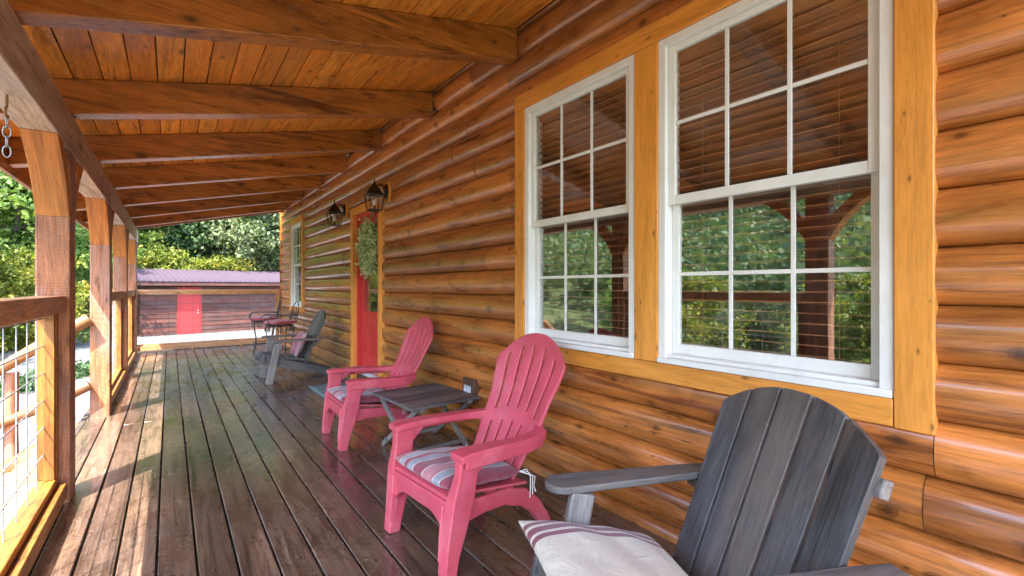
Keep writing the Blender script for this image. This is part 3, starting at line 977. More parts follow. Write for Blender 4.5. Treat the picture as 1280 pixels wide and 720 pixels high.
# wreath
def wreath():
    root = thing('wreath', 'round pale green leafy wreath hanging on the red door', 'wreath', (2.0, 5.49, 1.74))
    b = MB(); pts = [(0, .2 * math.cos(2 * math.pi * i / 32), .2 * math.sin(2 * math.pi * i / 32)) for i in range(32)]
    b.tube(pts, .03, 8, closed=True); b.build('ring', M['bark'], root, smooth=60)
    b = MB()
    for i in range(2200):
        a = random.uniform(0, 2 * math.pi)
        rr = .175 + random.gauss(0, .05)
        o = Vector((random.gauss(-.04, .035), rr * math.cos(a), rr * 1.25 * math.sin(a)))
        d = Vector((random.gauss(-.6, .5), math.cos(a) * random.gauss(.4, .6) - math.sin(a) * random.gauss(.3, .5), math.sin(a) * random.gauss(.4, .6) + math.cos(a) * random.gauss(.3, .5))).normalized()
        w = d.cross(Vector((random.gauss(0, 1), random.gauss(0, 1), random.gauss(0, 1)))).normalized()
        l = random.uniform(.032, .066)
        n = d.cross(w) * (.2 * l)
        P = [o, o + d * l * .5 + w * l * .28 + n, o + d * l, o + d * l * .5 - w * l * .28 + n]
        b._add(P, [(0, 1, 2), (0, 2, 3)], P, random.random())
    b.build('leaves', M['leaf_wreath'], root, smooth=0)
wreath()

# electrical outlet on a block
def outlet():
    root = thing('electrical_outlet', 'brown wooden block with a pale power outlet on the log wall', 'outlet', (1.955, 3.13, .42))
    b = MB(); b.box((-.03, -.09, -.09), (.035, .09, .09), 2); b.build('mounting_block', M['brown'], root, bevel=.006)
    b = MB(); b.box((-.042, -.05, -.033), (-.0305, .05, .036), 1); b.build('cover_plate', M['grey_plastic'], root, bevel=.004)
    for y in (-.028, .028):
        b = MB(); b.loft([((-.0415, y, 0), .03, .036, (0, 0, 1)), ((-.0455, y, 0), .03, .036, (0, 0, 1))], n=14)
        sk = b.build('socket', M['white_plastic'], root)
        for dz in (-.007, .007):
            b = MB(); b.box((-.0465, y - .004, dz - .0015), (-.0456, y + .004, dz + .0015), 1)
            b.build('slot', M['iron'], sk, smooth=0)
outlet()

b = MB()
rows = []
for i in range(14):
    rows.append([(x, y, .008 + .003 * math.sin(7 * x + 5 * y)) for x in np.linspace(-.22, .22, 8) for y in (np.linspace(-.4, .4, 14)[i],)])
b.grid(rows)
o = b.build('doormat', M['mat'], solid=.012); o.location = (1.60, 5.62, .002)
tag(o, 'grey green doormat on the deck below the red door', 'doormat')

# ================================================================== RED PLASTIC CHAIR
def cushion_mb(b, hx, hy, t, c=(0, 0, 0), n=18, p=4.0, sag=0.0, pinch=0.0, front_round=1.0, mat=None, gxy=(0, 1)):
    rowsT, rowsB = [], []
    G = []
    for sgn, rows in ((1, rowsT), (-1, rowsB)):
        for i in range(n + 1):
            u = -1 + 2 * i / n; row = []
            u = math.sin(u * math.pi / 2)
            for j in range(n + 1):
                v = math.sin((-1 + 2 * j / n) * math.pi / 2)
                h = max(0, (1 - abs(u) ** p)) ** .5 * max(0, (1 - abs(v) ** p)) ** .5
                kx = 1 - pinch * (1 - abs(v) ** 2) * abs(u) - (0 if pinch else .05 * v * v * abs(u) ** 3)
                ky = 1 - pinch * (1 - abs(u) ** 2) * abs(v) - (0 if pinch else .05 * u * u * abs(v) ** 3)
                x, y = c[0] + hx * u * kx, c[1] + hy * v * ky
                z = c[2] + sgn * t * .5 * h - sag * (1 - u * u) * (1 - v * v) + .004 * math.sin(9 * u + 4 * v) * h
                row.append((x, y, z))
                G.append((x, y, z))
            rows.append(row)
    k = (n + 1) * (n + 1)
    for rows, g in ((rowsT, G[:k]), (rowsB, G[k:])):
        r = [[tuple(mat @ Vector(q)) if mat is not None else q for q in row] for row in rows]
        b.grid(r, rv=.5 if False else None, gv=g)
    return b

def weld(o):
    import bmesh
    bm = bmesh.new(); bm.from_mesh(o.data)
    bmesh.ops.remove_doubles(bm, verts=bm.verts, dist=.0008)
    bmesh.ops.recalc_face_normals(bm, faces=bm.faces)
    bm.to_mesh(o.data); bm.free()
    o.data.polygons.foreach_set('use_smooth', [True] * len(o.data.polygons))
    return o

RP = M['red_plastic']
def interp(x, tab):
    for (a, p), (c, q) in zip(tab[:-1], tab[1:]):
        if x <= c:
            t = max(0, (x - a) / (c - a)); t = t * t * (3 - 2 * t) * .5 + t * .5
            return p + (q - p) * t
    return tab[-1][1]

def red_chair(label):
    root = thing('plastic_armchair', label, 'chair', (0, 0, 0), 0, 'red plastic garden armchairs')
    # backrest with slots
    hw = [(.26, .185), (.36, .20), (.48, .225), (.60, .235), (.80, .275), (.86, .272), (1.0, .255)]
    bounds = []
    sl, gp = 1.0, .21
    tot = 6 * sl + 5 * gp
    xcur = 0
    cols, slot = [0], []
    for k in range(6):
        for q in (1, 2, 3):
            cols.append((xcur + sl * q / 3) / tot); slot.append(False)
        xcur += sl
        if k < 5:
            cols.append((xcur + gp) / tot); slot.append(True)
            xcur += gp
    nr = 40
    rows = []
    for i in range(nr + 1):
        t = i / nr
        row = []
        for c in cols:
            u = -1 + 2 * c
            zt = .975 - .155 * abs(u) ** 2.3
            z = .26 + (zt - .26) * t
            w = interp(z, hw)
            x = -.445 - .355 * ((z - .26) / .715) - .035 * math.sin(math.pi * (z - .26) / .715) + .035 * (u * u)  * (1 - .3 * t)
            row.append((x, u * w, z))
        rows.append(row)
    def skip(i, j):
        t = (i + .5) / nr
        return slot[j] and (.05 < t < .315 or .415 < t < .90)
    b = MB(); b.grid(rows, skip=skip)
    b.build('backrest', RP, root, solid=.016, bevel=.003, smooth=40)
    # seat with cross slots
    rows = []
    ys = np.linspace(-.25, .25, 13)
    xs = [.012, .012, .0, -.025, -.05, -.058, -.12, -.128, -.19, -.198, -.26, -.268, -.33, -.338, -.40, -.46]
    zs = [.275, .30, .325, .333, .333]
    for i, x in enumerate(xs):
        z = zs[i] if i < 5 else .333 - (.065) * ((-.05 - x) / .41)
        rows.append([(x, y, z - .012 * (1 - (y / .25) ** 2) * (1 if i > 3 else 0)) for y in ys])
    b = MB(); b.grid(rows, skip=lambda i, j: i in (4, 6, 8, 10, 12) and 1 <= j <= 10)
    b.build('seat', RP, root, solid=.012, bevel=.002, smooth=40)
    # front apron: arched panel between the front legs
    rows = []
    ys = np.linspace(-.235, .235, 25)
    lower = [.275 - .085 * max(0, (abs(y) - .10) / .135) ** 2.2 for y in ys]
    b = MB()
    b.grid([[(.018, y, .318) for y in ys], [(.020, y, (.318 + l) / 2) for y, l in zip(ys, lower)], [(.022, y, l - .03) for y, l in zip(ys, lower)], [(-.01, y, l - .035) for y, l in zip(ys, lower)]])
    b.build('front_apron', RP, root, solid=.010, bevel=.002, smooth=50)
    for s in (-1, 1):
        # front leg: broad channel section, tapering to the foot
        b = MB()
        b.loft([((-.065, s * .285, .505), .05, .115, (1, 0, 0)), ((-.055, s * .28, .42), .046, .10, (1, 0, 0)), ((-.035, s * .268, .32), .062, .115, (1, 0, 0)), ((-.012, s * .255, .20), .068, .095, (1, 0, 0)),
                ((.012, s * .25, .08), .064, .07, (1, 0, 0)), ((.022, s * .25, .0), .062, .062, (1, 0, 0))])
        b.loft([((.005, s * .223, .30), .02, .06, (1, 0, 0)), ((.02, s * .222, .18), .016, .05, (1, 0, 0)), ((.035, s * .226, .06), .014, .04, (1, 0, 0))])
        b.build('leg', RP, root, bevel=.010, seg=3)
        # rear leg sweeping back
        b = MB()
        b.loft([((-.33, s * .245, .235), .032, .08, (0, 0, 1)), ((-.43, s * .243, .205), .036, .085, (0, 0, 1)), ((-.52, s * .236, .13), .042, .075, (0, 0, 1)), ((-.60, s * .225, .03), .05, .06, (0, 0, 1)), ((-.625, s * .222, .0), .05, .05, (0, 0, 1))])
        b.build('leg', RP, root, bevel=.008, seg=3)
        b = MB()
        b.loft([((-.02, s * .25, .25), .026, .10, (0, 0, 1)), ((-.18, s * .252, .252), .024, .075, (0, 0, 1)), ((-.36, s * .246, .24), .028, .075, (0, 0, 1))])
        b.build('side_rail', RP, root, bevel=.006, seg=2)
        # arm: wide flat board dropping a little skirt at the outside, wrapping into the back
        b = MB()
        b.loft([((.0, s * .285, .512), .094, .032), ((-.05, s * .286, .520), .098, .034), ((-.20, s * .292, .515), .085, .034), ((-.36, s * .294, .503), .075, .036), ((-.47, s * .283, .496), .075, .04),
                ((-.55, s * .255, .492), .06, .05), ((-.585, s * .205, .495), .04, .06)])
        b.loft([((-.02, s * .328, .493), .012, .05), ((-.2, s * .332, .488), .012, .052), ((-.40, s * .328, .478), .012, .05), ((-.52, s * .30, .470), .012, .04)])
        # bracket curve under the front of the arm
        b.loft([((-.10, s * .284, .44), .03, .05, (1, 0, 0)), ((-.125, s * .286, .48), .03, .06, (1, 0, 0)), ((-.17, s * .288, .502), .03, .05, (1, 0, 0))])
        b.build('arm', RP, root, bevel=.010, seg=3)
    return root

CH_TH = [math.pi + .09, math.pi + .0]
c2 = red_chair('nearer red plastic garden chair, between the grey side table and the wooden chair')
c2.location = (.955, 1.975, 0); c2.rotation_euler = (0, 0, math.pi + .09)
c1 = dup(c2, 'farther red plastic garden chair, between the red door and the grey side table', (1.085, 3.80, 0), math.pi - .02)

def seat_cushion(label):
    root = thing('seat_cushion', label, 'cushion', (0, 0, 0), 0, 'striped cushions on the red chairs')
    b = MB()
    tilt = Matrix.Translation((-.205, 0, .350)) @ Euler((0, R(-7.5), 0)).to_matrix().to_4x4()
    cushion_mb(b, .235, .243, .075, n=22, p=5, mat=tilt)
    o = weld(b.build('pad', M['stripe'], root))
    b = MB(); pts = []
    n = 60
    for i in range(n):
        a = 2 * math.pi * i / n
        ca, sa = math.cos(a), math.sin(a)
        x = .233 * math.copysign(abs(ca) ** .28, ca); y = .241 * math.copysign(abs(sa) ** .28, sa)
        pts.append(tilt @ Vector((x * .975, y * .975, 0)))
    b.tube(pts, .004, 6, closed=True); b.build('piping', M['string'], root, smooth=60)
    for s in (-1, 1):
        b = MB()
        for k in range(3):
            x0 = -.425
            pts = [(x0, s * .225, .325), (x0 - .03, s * (.25 + .008 * k), .335 - .01 * k), (x0 - .04 - .01 * k, s * (.268 + .006 * k), .30), (x0 - .035 - .012 * k, s * .272, .25), (x0 - .03 - .016 * k, s * (.274 + .004 * k), .20 + .012 * k)]
            b.tube(pts, .0026, 6)
        b.build('tie', M['string'], root, smooth=60)
    return root
q2 = seat_cushion('plum and grey striped cushion on the nearer red chair')
q2.location = c2.location.copy(); q2.rotation_euler = c2.rotation_euler.copy()
q1 = dup(q2, 'plum and grey striped cushion on the farther red chair', c1.location.copy(), c1.rotation_euler.z)

# ================================================================== GREY WOODEN ADIRONDACK
GW, GP = M['grey_wood'], M['grey_wood_pale']
LEAN = math.tan(.40)
def bx(z): return -(z - .3) * LEAN
def wood_chair(label):
    root = thing('wooden_armchair', label, 'chair', (0, 0, 0), 0, 'weathered wooden garden armchairs')
    # backrest: five tapered slats with an arched top
    b = MB()
    n = 5
    dirv = Vector((-LEAN, 0, 1)).normalized()
    nrm = Vector((1, 0, LEAN)).normalized()
    for k in range(n):
        u0, u1 = -1 + 2 * k / n, -1 + 2 * (k + 1) / n
        def ztop(u): return .925 - .10 * abs(u) ** 2.2
        prof = []
        gapb, gapt = .0065, .006
        w0, w1 = .27, .297
        m = 6
        zb = .24
        front = [(bx(zb), u0 * w0 + gapb, zb)]
        front.append((bx(zb), u1 * w0 - gapb, zb))
        for i in range(m + 1):
            u = u1 + (u0 - u1) * i / m
            z = ztop(u)
            y = u * w1 + (-gapt if i == 0 else (gapt if i == m else 0))
            front.append((bx(z), y, z))
        V = [Vector(p) for p in front]
        Vb = [p - nrm * .024 for p in V]
        k_ = len(V)
        F = [tuple(range(k_)), tuple(reversed(range(k_, 2 * k_)))] + [(j, (j + 1) % k_, k_ + (j + 1) % k_, k_ + j) for j in range(k_)]
        b._add(V + Vb, F, [(p.z * 1.09, p.y, 0) for p in V] + [(p.z * 1.09, p.y, .024) for p in V], True)
    b.build('backrest', GW, root, bevel=.0022)
    # cross bars behind the back
    for z, w, h in ((.535, .72, .055), (.76, .60, .05)):
        b = MB()
        c = Vector((bx(z), 0, z)) - nrm * .0415
        b.bar(c + Vector((0, -w / 2, 0)), c + Vector((0, w / 2, 0)), .034, h, up=dirv)
        b.build('back_brace', GP if z > .7 else GW, root, bevel=.005)
    # seat slats on two stringers
    b = MB()
    for i in range(6):
        x = .05 + i * .083
        z = .275 + .085 * (x / .5)
        mt = Matrix.Translation((x, 0, z)) @ Euler((0, R(-9.6), 0)).to_matrix().to_4x4()
        b.box((-.036, -.27, -.011), (.036, .27, .011), 1, mt)
    b.bar((.502, -.29, .335), (.502, .29, .335), .022, .09)
    b.build('seat', GW, root, bevel=.004)
    for s in (-1, 1):
        b = MB()
        b.loft([((.53, s * .255, .315), .028, .10), ((.3, s * .255, .262), .028, .11), ((0, s * .255, .165), .028, .11), ((-.3, s * .255, .07), .028, .09), ((-.44, s * .255, .03), .028, .06)])
        b.build('rear_leg', GW, root, bevel=.006)
        b = MB()
        b.bar((.45, s * .287, .0), (.34, s * .287, .538), .034, .085, up=(1, 0, 0))
        b.build('front_leg', GP, root, bevel=.005)
        b = MB()      # bracket under the arm
        b.bar((.335, s * .325, .42), (.335, s * .325, .535), .03, .03, up=(1, 0, 0), w2=.04, h2=.07)
        b.build('arm_bracket', GP, root, bevel=.004)
        # arm with rounded front end
        pts = []
        yc, hwid = s * .33, .062
        ol = [(-.24, -.03), (-.1, -.045)] + [(.40 + .06 * math.sin(a), -hwid * math.cos(a)) for a in np.linspace(0, math.pi, 11)] + [(-.1, .045), (-.24, .03)]
        poly = [(x, yc + (y if s > 0 else -y)) for x, y in ol]
        b = MB(); b.prism(poly, 2, .541, .567, grain=0)
        b.build('arm', GW, root, bevel=.006)
    return root
NEAR_TH = 2.714
wc = wood_chair('big charcoal grey wooden armchair in the right foreground')
wc.location = (1.333, .701, 0); wc.rotation_euler = (0, 0, NEAR_TH)
wf = dup(wc, 'small distant charcoal wooden armchair beyond the red chairs', (1.47, 6.78, 0), math.pi - .02)

def pillow(name, label, cat, mat, loc, rot, hx, hy, t, extra=None):
    b = MB(); cushion_mb(b, hx, hy, t, n=30, p=2.8, pinch=.07)
    o = weld(b.build(name, mat))
    o.location = loc; o.rotation_euler = rot
    return tag(o, label, cat)
rot = (Matrix.Rotation(NEAR_TH, 4, 'Z') @ Matrix.Rotation(R(-13), 4, 'Y')).to_euler()
w = Matrix.Translation((1.333, .701, 0)) @ Matrix.Rotation(NEAR_TH, 4, 'Z')
pillow('throw_pillow', 'cream cloth pillow with three dark red stripes on the foreground wooden chair', 'pillow', M['sack'], w @ Vector((.325, -.03, .405)), rot, .25, .265, .13)
w = Matrix.Translation(wf.location) @ Matrix.Rotation(wf.rotation_euler.z, 4, 'Z')
rot = (Matrix.Rotation(wf.rotation_euler.z, 4, 'Z') @ Matrix.Rotation(R(90 - 24), 4, 'Y')).to_euler()
pillow('throw_pillow', 'dusty rose pillow leaning on the back of the distant wooden chair', 'pillow', M['grey_pink'], w @ Vector((.045, 0, .47)), rot, .17, .2, .12)

# ================================================================== FOLDING SIDE TABLE
def side_table():
    root = thing('side_table', 'small grey slatted folding table between the two red chairs', 'table', (1.585, 3.2, 0), R(3))
    b = MB()
    H = .42
    n = 7
    hx, hy = .27, .33
    for k in range(n):
        y0 = -hy + 2 * hy * k / n
        b.box((-hx, y0 + .003, H - .018), (hx, y0 + 2 * hy / n - .003, H), 0)
    b.box((-hx - .018, -hy, H - .022), (-hx - .001, hy, H - .002), 1); b.box((hx + .001, -hy, H - .022), (hx + .018, hy, H - .002), 1)
    b.build('tabletop', GW, root, bevel=.003)
    for x in (-.2, .2):
        b = MB(); b.box((x - .02, -hy + .02, H - .045), (x + .02, hy - .02, H - .0185), 1); b.build('batten', GP, root, bevel=.003)
    for s in (-1, 1):
        for x, dz in ((-.245, 0), (.215, 0)):
            b = MB()
            xx = x + (.03 if s > 0 else 0)
            b.bar((xx, s * .30, .0), (xx, -s * .27, H - .03), .022, .038)
            b.build('leg', GP, root, bevel=.003)
    for y in (-.2, .2):
        b = MB(); b.bar((-.245, y, .07), (.245, y, .07), .02, .03); b.build('stretcher', GP, root, bevel=.003)
side_table()

# ================================================================== WROUGHT IRON CHAIRS
def iron_chair(label):
    root = thing('iron_armchair', label, 'chair', (0, 0, 0), 0, 'black wrought iron chairs with red seats')
    I = M['iron']
    H = .60
    def arc(c, r, a0, a1, n=14, f=None):
        return [f(c, r, a0 + (a1 - a0) * i / (n - 1)) for i in range(n)]
    b = MB(); pts = [(.21 * math.cos(a), .21 * math.sin(a), H) for a in np.linspace(0, 2 * math.pi, 33)[:-1]]
    b.tube(pts, .009, 8, closed=True)
    for k in range(-3, 4):
        y = k * .055; xh = math.sqrt(.21 ** 2 - y * y); b.tube([(-xh, y, H), (xh, y, H)], .004, 6)
    b.build('seat_frame', I, root, smooth=60)
    for k in range(4):
        a = math.pi / 4 + k * math.pi / 2
        ca, sa = math.cos(a), math.sin(a)
        prof = [(.20, H), (.235, H - .06), (.225, H - .16), (.19, H - .3), (.195, H - .44), (.23, H - .55), (.255, .0)]
        # smooth through the profile
        pts = []
        for i in range(len(prof) - 1):
            p0, p1 = prof[i], prof[i + 1]
            for t in (0, .33, .66):
                pts.append(((p0[0] + (p1[0] - p0[0]) * t) * ca, (p0[0] + (p1[0] - p0[0]) * t) * sa, p0[1] + (p1[1] - p0[1]) * t))
        pts.append((.255 * ca, .255 * sa, .003))
        b = MB(); b.tube(pts, .0085, 8); b.build('leg', I, root, smooth=60)
    # scrolls below the seat and a foot ring
    b = MB()
    for k in range(4):
        a = k * math.pi / 2
        c = Vector((.2 * math.cos(a), .2 * math.sin(a), H - .09)); t_ = Vector((-math.sin(a), math.cos(a), 0))
        for s in (-1, 1):
            pts = []
            for i in range(22):
                th = i / 21 * 3.6 * math.pi
                r = .06 - .045 * i / 21
                pts.append(c + t_ * (s * (.075 - r * math.cos(th))) + Vector((0, 0, .03 - r * math.sin(th) * .9)))
            b.tube(pts, .0045, 6)
    b.build('scrollwork', I, root, smooth=60)
    b = MB(); pts = [(.19 * math.cos(a), .19 * math.sin(a), .2) for a in np.linspace(0, 2 * math.pi, 29)[:-1]]
    b.tube(pts, .007, 8, closed=True); b.build('foot_ring', I, root, smooth=60)
    # back: two nested hoops with a heart of scrolls
    def backp(y, z): return (-.20 - .22 * (z - H), y, z)
    b = MB()
    for w_, h_, r in ((.17, .40, .009), (.115, .30, .006), (.055, .22, .005)):
        pts = [backp(w_ * math.cos(a), H + .02 + (h_ - .02) * max(0, math.sin(a)) ** .8) for a in np.linspace(0, math.pi, 25)]
        b.tube(pts, r, 8)
    for s in (-1, 1):
        pts = []
        for i in range(20):
            th = i / 19 * 3 * math.pi; r = .05 - .036 * i / 19
            pts.append(backp(s * (.055 - r * math.cos(th)), H + .16 + r * math.sin(th)))
        b.tube(pts, .0045, 6)
    b.build('backrest', I, root, smooth=60)
    for s in (-1, 1):
        pts = []
        for i in range(26):
            t = i / 25
            if t < .55:
                q = t / .55; p = (-.235 + .40 * q, s * (.175 + .05 * math.sin(math.pi * q)), H + .17)
            else:
                th = (t - .55) / .45 * math.pi
                p = (.165 + .075 * math.sin(th), s * (.175 + .0 * th), H + .095 + .075 * math.cos(th))
            pts.append(p)
        pts += [(.12, s * .17, H + .012)]
        b = MB(); b.tube(pts, .008, 8); b.build('arm', I, root, smooth=60)
    return root
ic = iron_chair('nearer black wrought iron chair with a red seat pad, close to the far window')
ic.location = (1.50, 8.55, 0); ic.rotation_euler = (0, 0, math.pi + .15)
ic2 = dup(ic, 'farther black wrought iron chair with a red seat pad, next to the end railing', (1.44, 9.75, 0), math.pi - .1)
def seat_pad(label):
    b = MB(); cushion_mb(b, .205, .205, .085, n=18, p=3)
    o = weld(b.build('seat_pad', M['red_cloth']))
    return tag(o, label, 'cushion', 'red pads on the iron chairs')
p1 = seat_pad('faded red seat pad on the nearer iron chair'); p1.location = (1.50, 8.55, .652); p1.rotation_euler = (0, 0, .4)
p2 = p1.copy(); COL.objects.link(p2); p2['label'] = 'faded red and white seat pad on the farther iron chair'; p2.location = (1.44, 9.75, .652); p2.rotation_euler = (0, 0, 2.2)

# ================================================================== SHED
def shed():
    ox, oy = -.95, 23.9
    rz = R(10)
    gz = -.88
    root = thing('shed', 'long low reddish wooden shed with a bright red door and mauve metal roof', 'shed', (ox, oy, gz), rz)
    L, D, H = 11.5, 4.0, 2.34
    b = MB()
    z = .06; k = 0
    dx0, dx1, dh = 1.22, 2.10, 2.13
    pit = .19
    while z < H:
        z1 = min(z + pit, H)
        for xa, xb in (((0, dx0), (dx1, L)) if z < dh else ((0, L),)):
            x = xa
            while x < xb - .01:
                xe = min(xb, x + random.uniform(2.2, 4.5))
                if xb - xe < .6: xe = xb
                b.prism([(-.022, z + .002), (0, z + .002), (0, z1 - .001), (-.006, z1 - .001)], 0, x + .002, xe - .002, grain=0)
                x = xe
        z += pit
    b.build('wall', M['shed_wood'], root, smooth=0)
    b = MB()
    b.box((0, .002, 0), (L, .1, H), 0); b.box((0, D - .1, 0), (L, D, H + .6), 0); b.box((-.001, .1, 0), (.1, D - .1, H), 1); b.box((L - .1, .1, 0), (L, D - .1, H), 1)
    b.build('frame_wall', M['shed_wood'], root, smooth=0)
    b = MB()
    nb = 60
    rows = []
    xs = np.linspace(-.35, L + .35, nb * 4 + 1)
    for (y, zz) in ((-.45, H + .02), (D * .5, H + .60), (D + .3, H + .3)):
        rows.append([(x, y, zz + (.022 if i % 4 == 0 else 0)) for i, x in enumerate(xs)])
    b.grid(rows)
    m = paint('mauve metal roof', (.050, .033, .045), .8, .15, 3.0, .05, spec=.25)
    b.build('roof', m, root, solid=.012, smooth=20)
    b = MB()
    b.box((-.3, -.42, H - .14), (L + .3, -.39, H + .0), 0)
    for i in range(15):
        x = .1 + i * .8
        b.box((x, -.389, H - .11), (x + .05, -.024, H - .01), 1)
    b.build('eave_board', M['shed_wood'], root, smooth=0)
    d = MB()
    d.box((dx0 + .06, -.03, .08), (dx1 - .06, .0, dh - .08), 2)
    dd = d.build('door', M['shed_red'], root, bevel=.004)
    fr = MB()
    fr.box((dx0, -.035, .04), (dx0 + .055, .0, dh), 2); fr.box((dx1 - .055, -.035, .04), (dx1, .0, dh), 2); fr.box((dx0 + .055, -.035, dh - .075), (dx1 - .055, .0, dh), 0)
    fr.build('frame', M['shed_red'], dd, bevel=.003)
    hb = MB()
    for a in range(2):
        hb.loft([((dx1 - .13, -.031, 1.0 + .12 * a), .05, .05, (0, 0, 1)), ((dx1 - .13, -.075, 1.0 + .12 * a), .05, .05, (0, 0, 1))], n=10)
    hb.build('handle', M['galv'], dd)
    b = MB()      # plank barn door at the right end with a brace
    for i in range(9):
        x = 5.55 + i * .16
        b.box((x, -.045, .12), (x + .152, -.024, 2.0), 2)
    b.bar((5.6, -.056, 1.9), (6.9, -.056, 1.1), .02, .12, up=(0, 0, 1)); b.box((5.55, -.066, 1.93), (6.99, -.0455, 2.05), 0)
    b.build('plank_door', M['shed_wood'], root, bevel=.003)
    b = MB(); b.box((-.1, -.06, -.2), (L + .1, D + .05, .045), 0); b.build('footing', M['stone'], root)
shed()

# ================================================================== TREES
def leaf_cloud(b, centres, per, leaf, spread):
    """leaf clumps: many small folded leaf faces spread around each clump centre"""
    n = len(centres) * per
    C = np.repeat(np.array(centres), per, axis=0)
    tone = np.repeat(rng.random(len(centres)), per)
    sp = np.repeat(np.array([spread * rng.uniform(.6, 1.3) for _ in centres]), per)
    d = rng.normal(0, 1, (n, 3)); d[:, 2] *= .62
    P = C + d * sp[:, None] * .55
    a = rng.normal(0, 1, (n, 3)); a[:, 2] -= .3; a /= np.linalg.norm(a, axis=1)[:, None]
    c = rng.normal(0, 1, (n, 3)); c = np.cross(a, c); c /= np.linalg.norm(c, axis=1)[:, None]
    nn = np.cross(a, c)
    l = leaf * rng.uniform(.6, 1.35, n)[:, None]
    q0 = P; q1 = P + a * l * .5 + c * l * .34 + nn * l * .1; q2 = P + a * l; q3 = P + a * l * .5 - c * l * .34 + nn * l * .1
    V = np.stack([q0, q1, q2, q3], axis=1).reshape(-1, 3)
    o = len(b.v)
    rv = np.clip(tone * .65 + rng.random(n) * .35, 0, 1)
    b.v += [tuple(p) for p in V]
    F = []
    for i in range(n):
        k = o + 4 * i
        F.append((k, k + 1, k + 2)); F.append((k, k + 2, k + 3))
    b.f += F
    b.gv += [tuple(p) for p in V]
    b.rv += list(np.repeat(rv, 4))

def tree(label, kind, mat, H, Rr, clumps, per, leaf, group, base=.25, shape=1.0):
    root = thing(kind, label, 'tree', (0, 0, 0), 0, group)
    b = MB()
    tr = [(.25 * math.sin(i * .9 + H), .2 * math.cos(i * 1.3) - .2, H * .85 * i / 7) for i in range(8)]
    tr[0] = (0, 0, -.3)
    r0 = H * .017
    b.tube(tr, [r0 * (1.25 if i == 0 else (1 - i / 8.5)) for i in range(8)], 9)
    cents = []
    nl = 16
    for i in range(nl):
        h = H * (base + (.93 - base) * (i + .5) / nl)
        f = (h / H - base) / (1 - base)
        rad = Rr * (math.sin(math.pi * min(1, (f * .80 + .16))) ** .8) * random.uniform(.65, 1.15) * (1 if shape == 1 else (1 - .6 * f))
        a = i * 2.4 + random.uniform(-.4, .4)
        s = Vector(tr[min(7, int(h / (H * .85) * 7))])
        s = Vector((s.x, s.y, h - .12 * H * random.uniform(.3, 1)))
        e = Vector((rad * math.cos(a), rad * math.sin(a), h + random.uniform(-.02, .05) * H))
        mid = s.lerp(e, .5) + Vector((0, 0, .03 * H))
        b.tube([s, mid, e], [r0 * .38, r0 * .25, r0 * .06], 6)
        k = clumps // nl
        for j in range(k):
            t = random.uniform(.25, 1.12)
            p = s.lerp(e, t) + Vector((random.gauss(0, 1), random.gauss(0, 1), random.gauss(0, .6))) * (Rr * .17)
            cents.append(tuple(p))
    b.build('trunk', M['bark'], root, smooth=60)
    b = MB(); leaf_cloud(b, cents, per, leaf, Rr * .17)
    b.build('crown', mat, root, smooth=0)
    return root

GB = 'trees behind the shed'; GL = 'trees on the left of the drive'
def put(o, x, y, s, rz): 
    o.location = (x, y, ground_z(x, y)); o.rotation_euler = (0, 0, rz); o.scale = (s, s, s)
    return o
T1 = put(tree('bright green broadleaf tree behind the left end of the shed roof', 'broadleaf_tree', M['leaf_light'], 9, 3.0, 330, 50, .20, GB), -2.2, 30.5, 1.0, 0)
T2 = put(tree('dusty pale leaved tree behind the middle of the shed roof', 'pale_tree', M['leaf_pale'], 10, 3.4, 340, 50, .22, GB), 4.4, 30.0, 1.0, 1)
T3 = put(tree('dark green tree behind the right half of the shed roof', 'dark_tree', M['leaf_dark'], 11, 3.2, 340, 50, .22, GB), 7.4, 32.5, 1.0, 2)
T4 = put(tree('low yellow green bush rising over the left of the shed roof', 'yellow_bush', M['leaf_yellow'], 4.2, 2.0, 260, 46, .16, GB, .08), -.2, 28.9, 1.0, 0)
def more(src, label, x, y, s, rz, group=None):
    o = dup(src, label, (x, y, ground_z(x, y)), rz, (s, s, s * random.uniform(.95, 1.1)))
    if group: o['group'] = group
    return o
more(T3, 'dark green tree between the bright tree and the pale tree behind the shed', 1.4, 32.0, 1.0, 4.1)
more(T1, 'bright green tree at the cabin corner, behind the right end of the shed', 9.6, 29.6, .95, 2.2)
more(T4, 'second low yellow green bush over the shed roof, right of the first', 2.0, 29.0, .9, 2.0)
more(T1, 'tall bright green tree far back on the left behind the shed', -6.0, 34.0, 1.25, 1.2)
more(T2, 'pale leaved tree far back behind the shed door', 1.8, 36.5, 1.2, 3.2)
more(T3, 'tall dark tree far back at the right behind the shed', 11.5, 36.0, 1.25, .7)
more(T1, 'bright green tree beyond the drive, seen left of the nearest post', -6.6, 19.5, .85, 3.3, GL)
more(T4, 'yellow green bush beyond the drive, seen left of the nearest post', -5.6, 17.0, .8, 1.0, GL)
more(T1, 'bright green tree beyond the drive, seen between the first two posts', -4.4, 24.0, .9, 5.0, GL)
more(T4, 'yellow bush at the edge of the gravel, seen between the first two posts', -3.6, 21.5, .75, 4.0, GL)
more(T2, 'pale leaved tall tree at the far left edge of the view', -9.5, 22.5, 1.1, .4, GL)
more(T1, 'tall bright tree far left behind the pale one', -9.0, 28.5, 1.2, .9, GL)
more(T3, 'dark tree standing at the back of the left trees', -5.4, 30.0, 1.1, 2.9, GL)
GV = 'trees down the slope mirrored in the windows'
lab = ['yellow bush mirrored low in the big window', 'bright tree mirrored below the rail in the big window', 'yellow bush mirrored low in the narrow window', 'bright tree mirrored at the left of the narrow window', 'pale tree mirrored in the middle of the big window',
       'dark tree mirrored at the right of the big window', 'bright tree mirrored beside the dark post reflection', 'yellow bush mirrored at the right of the big window']
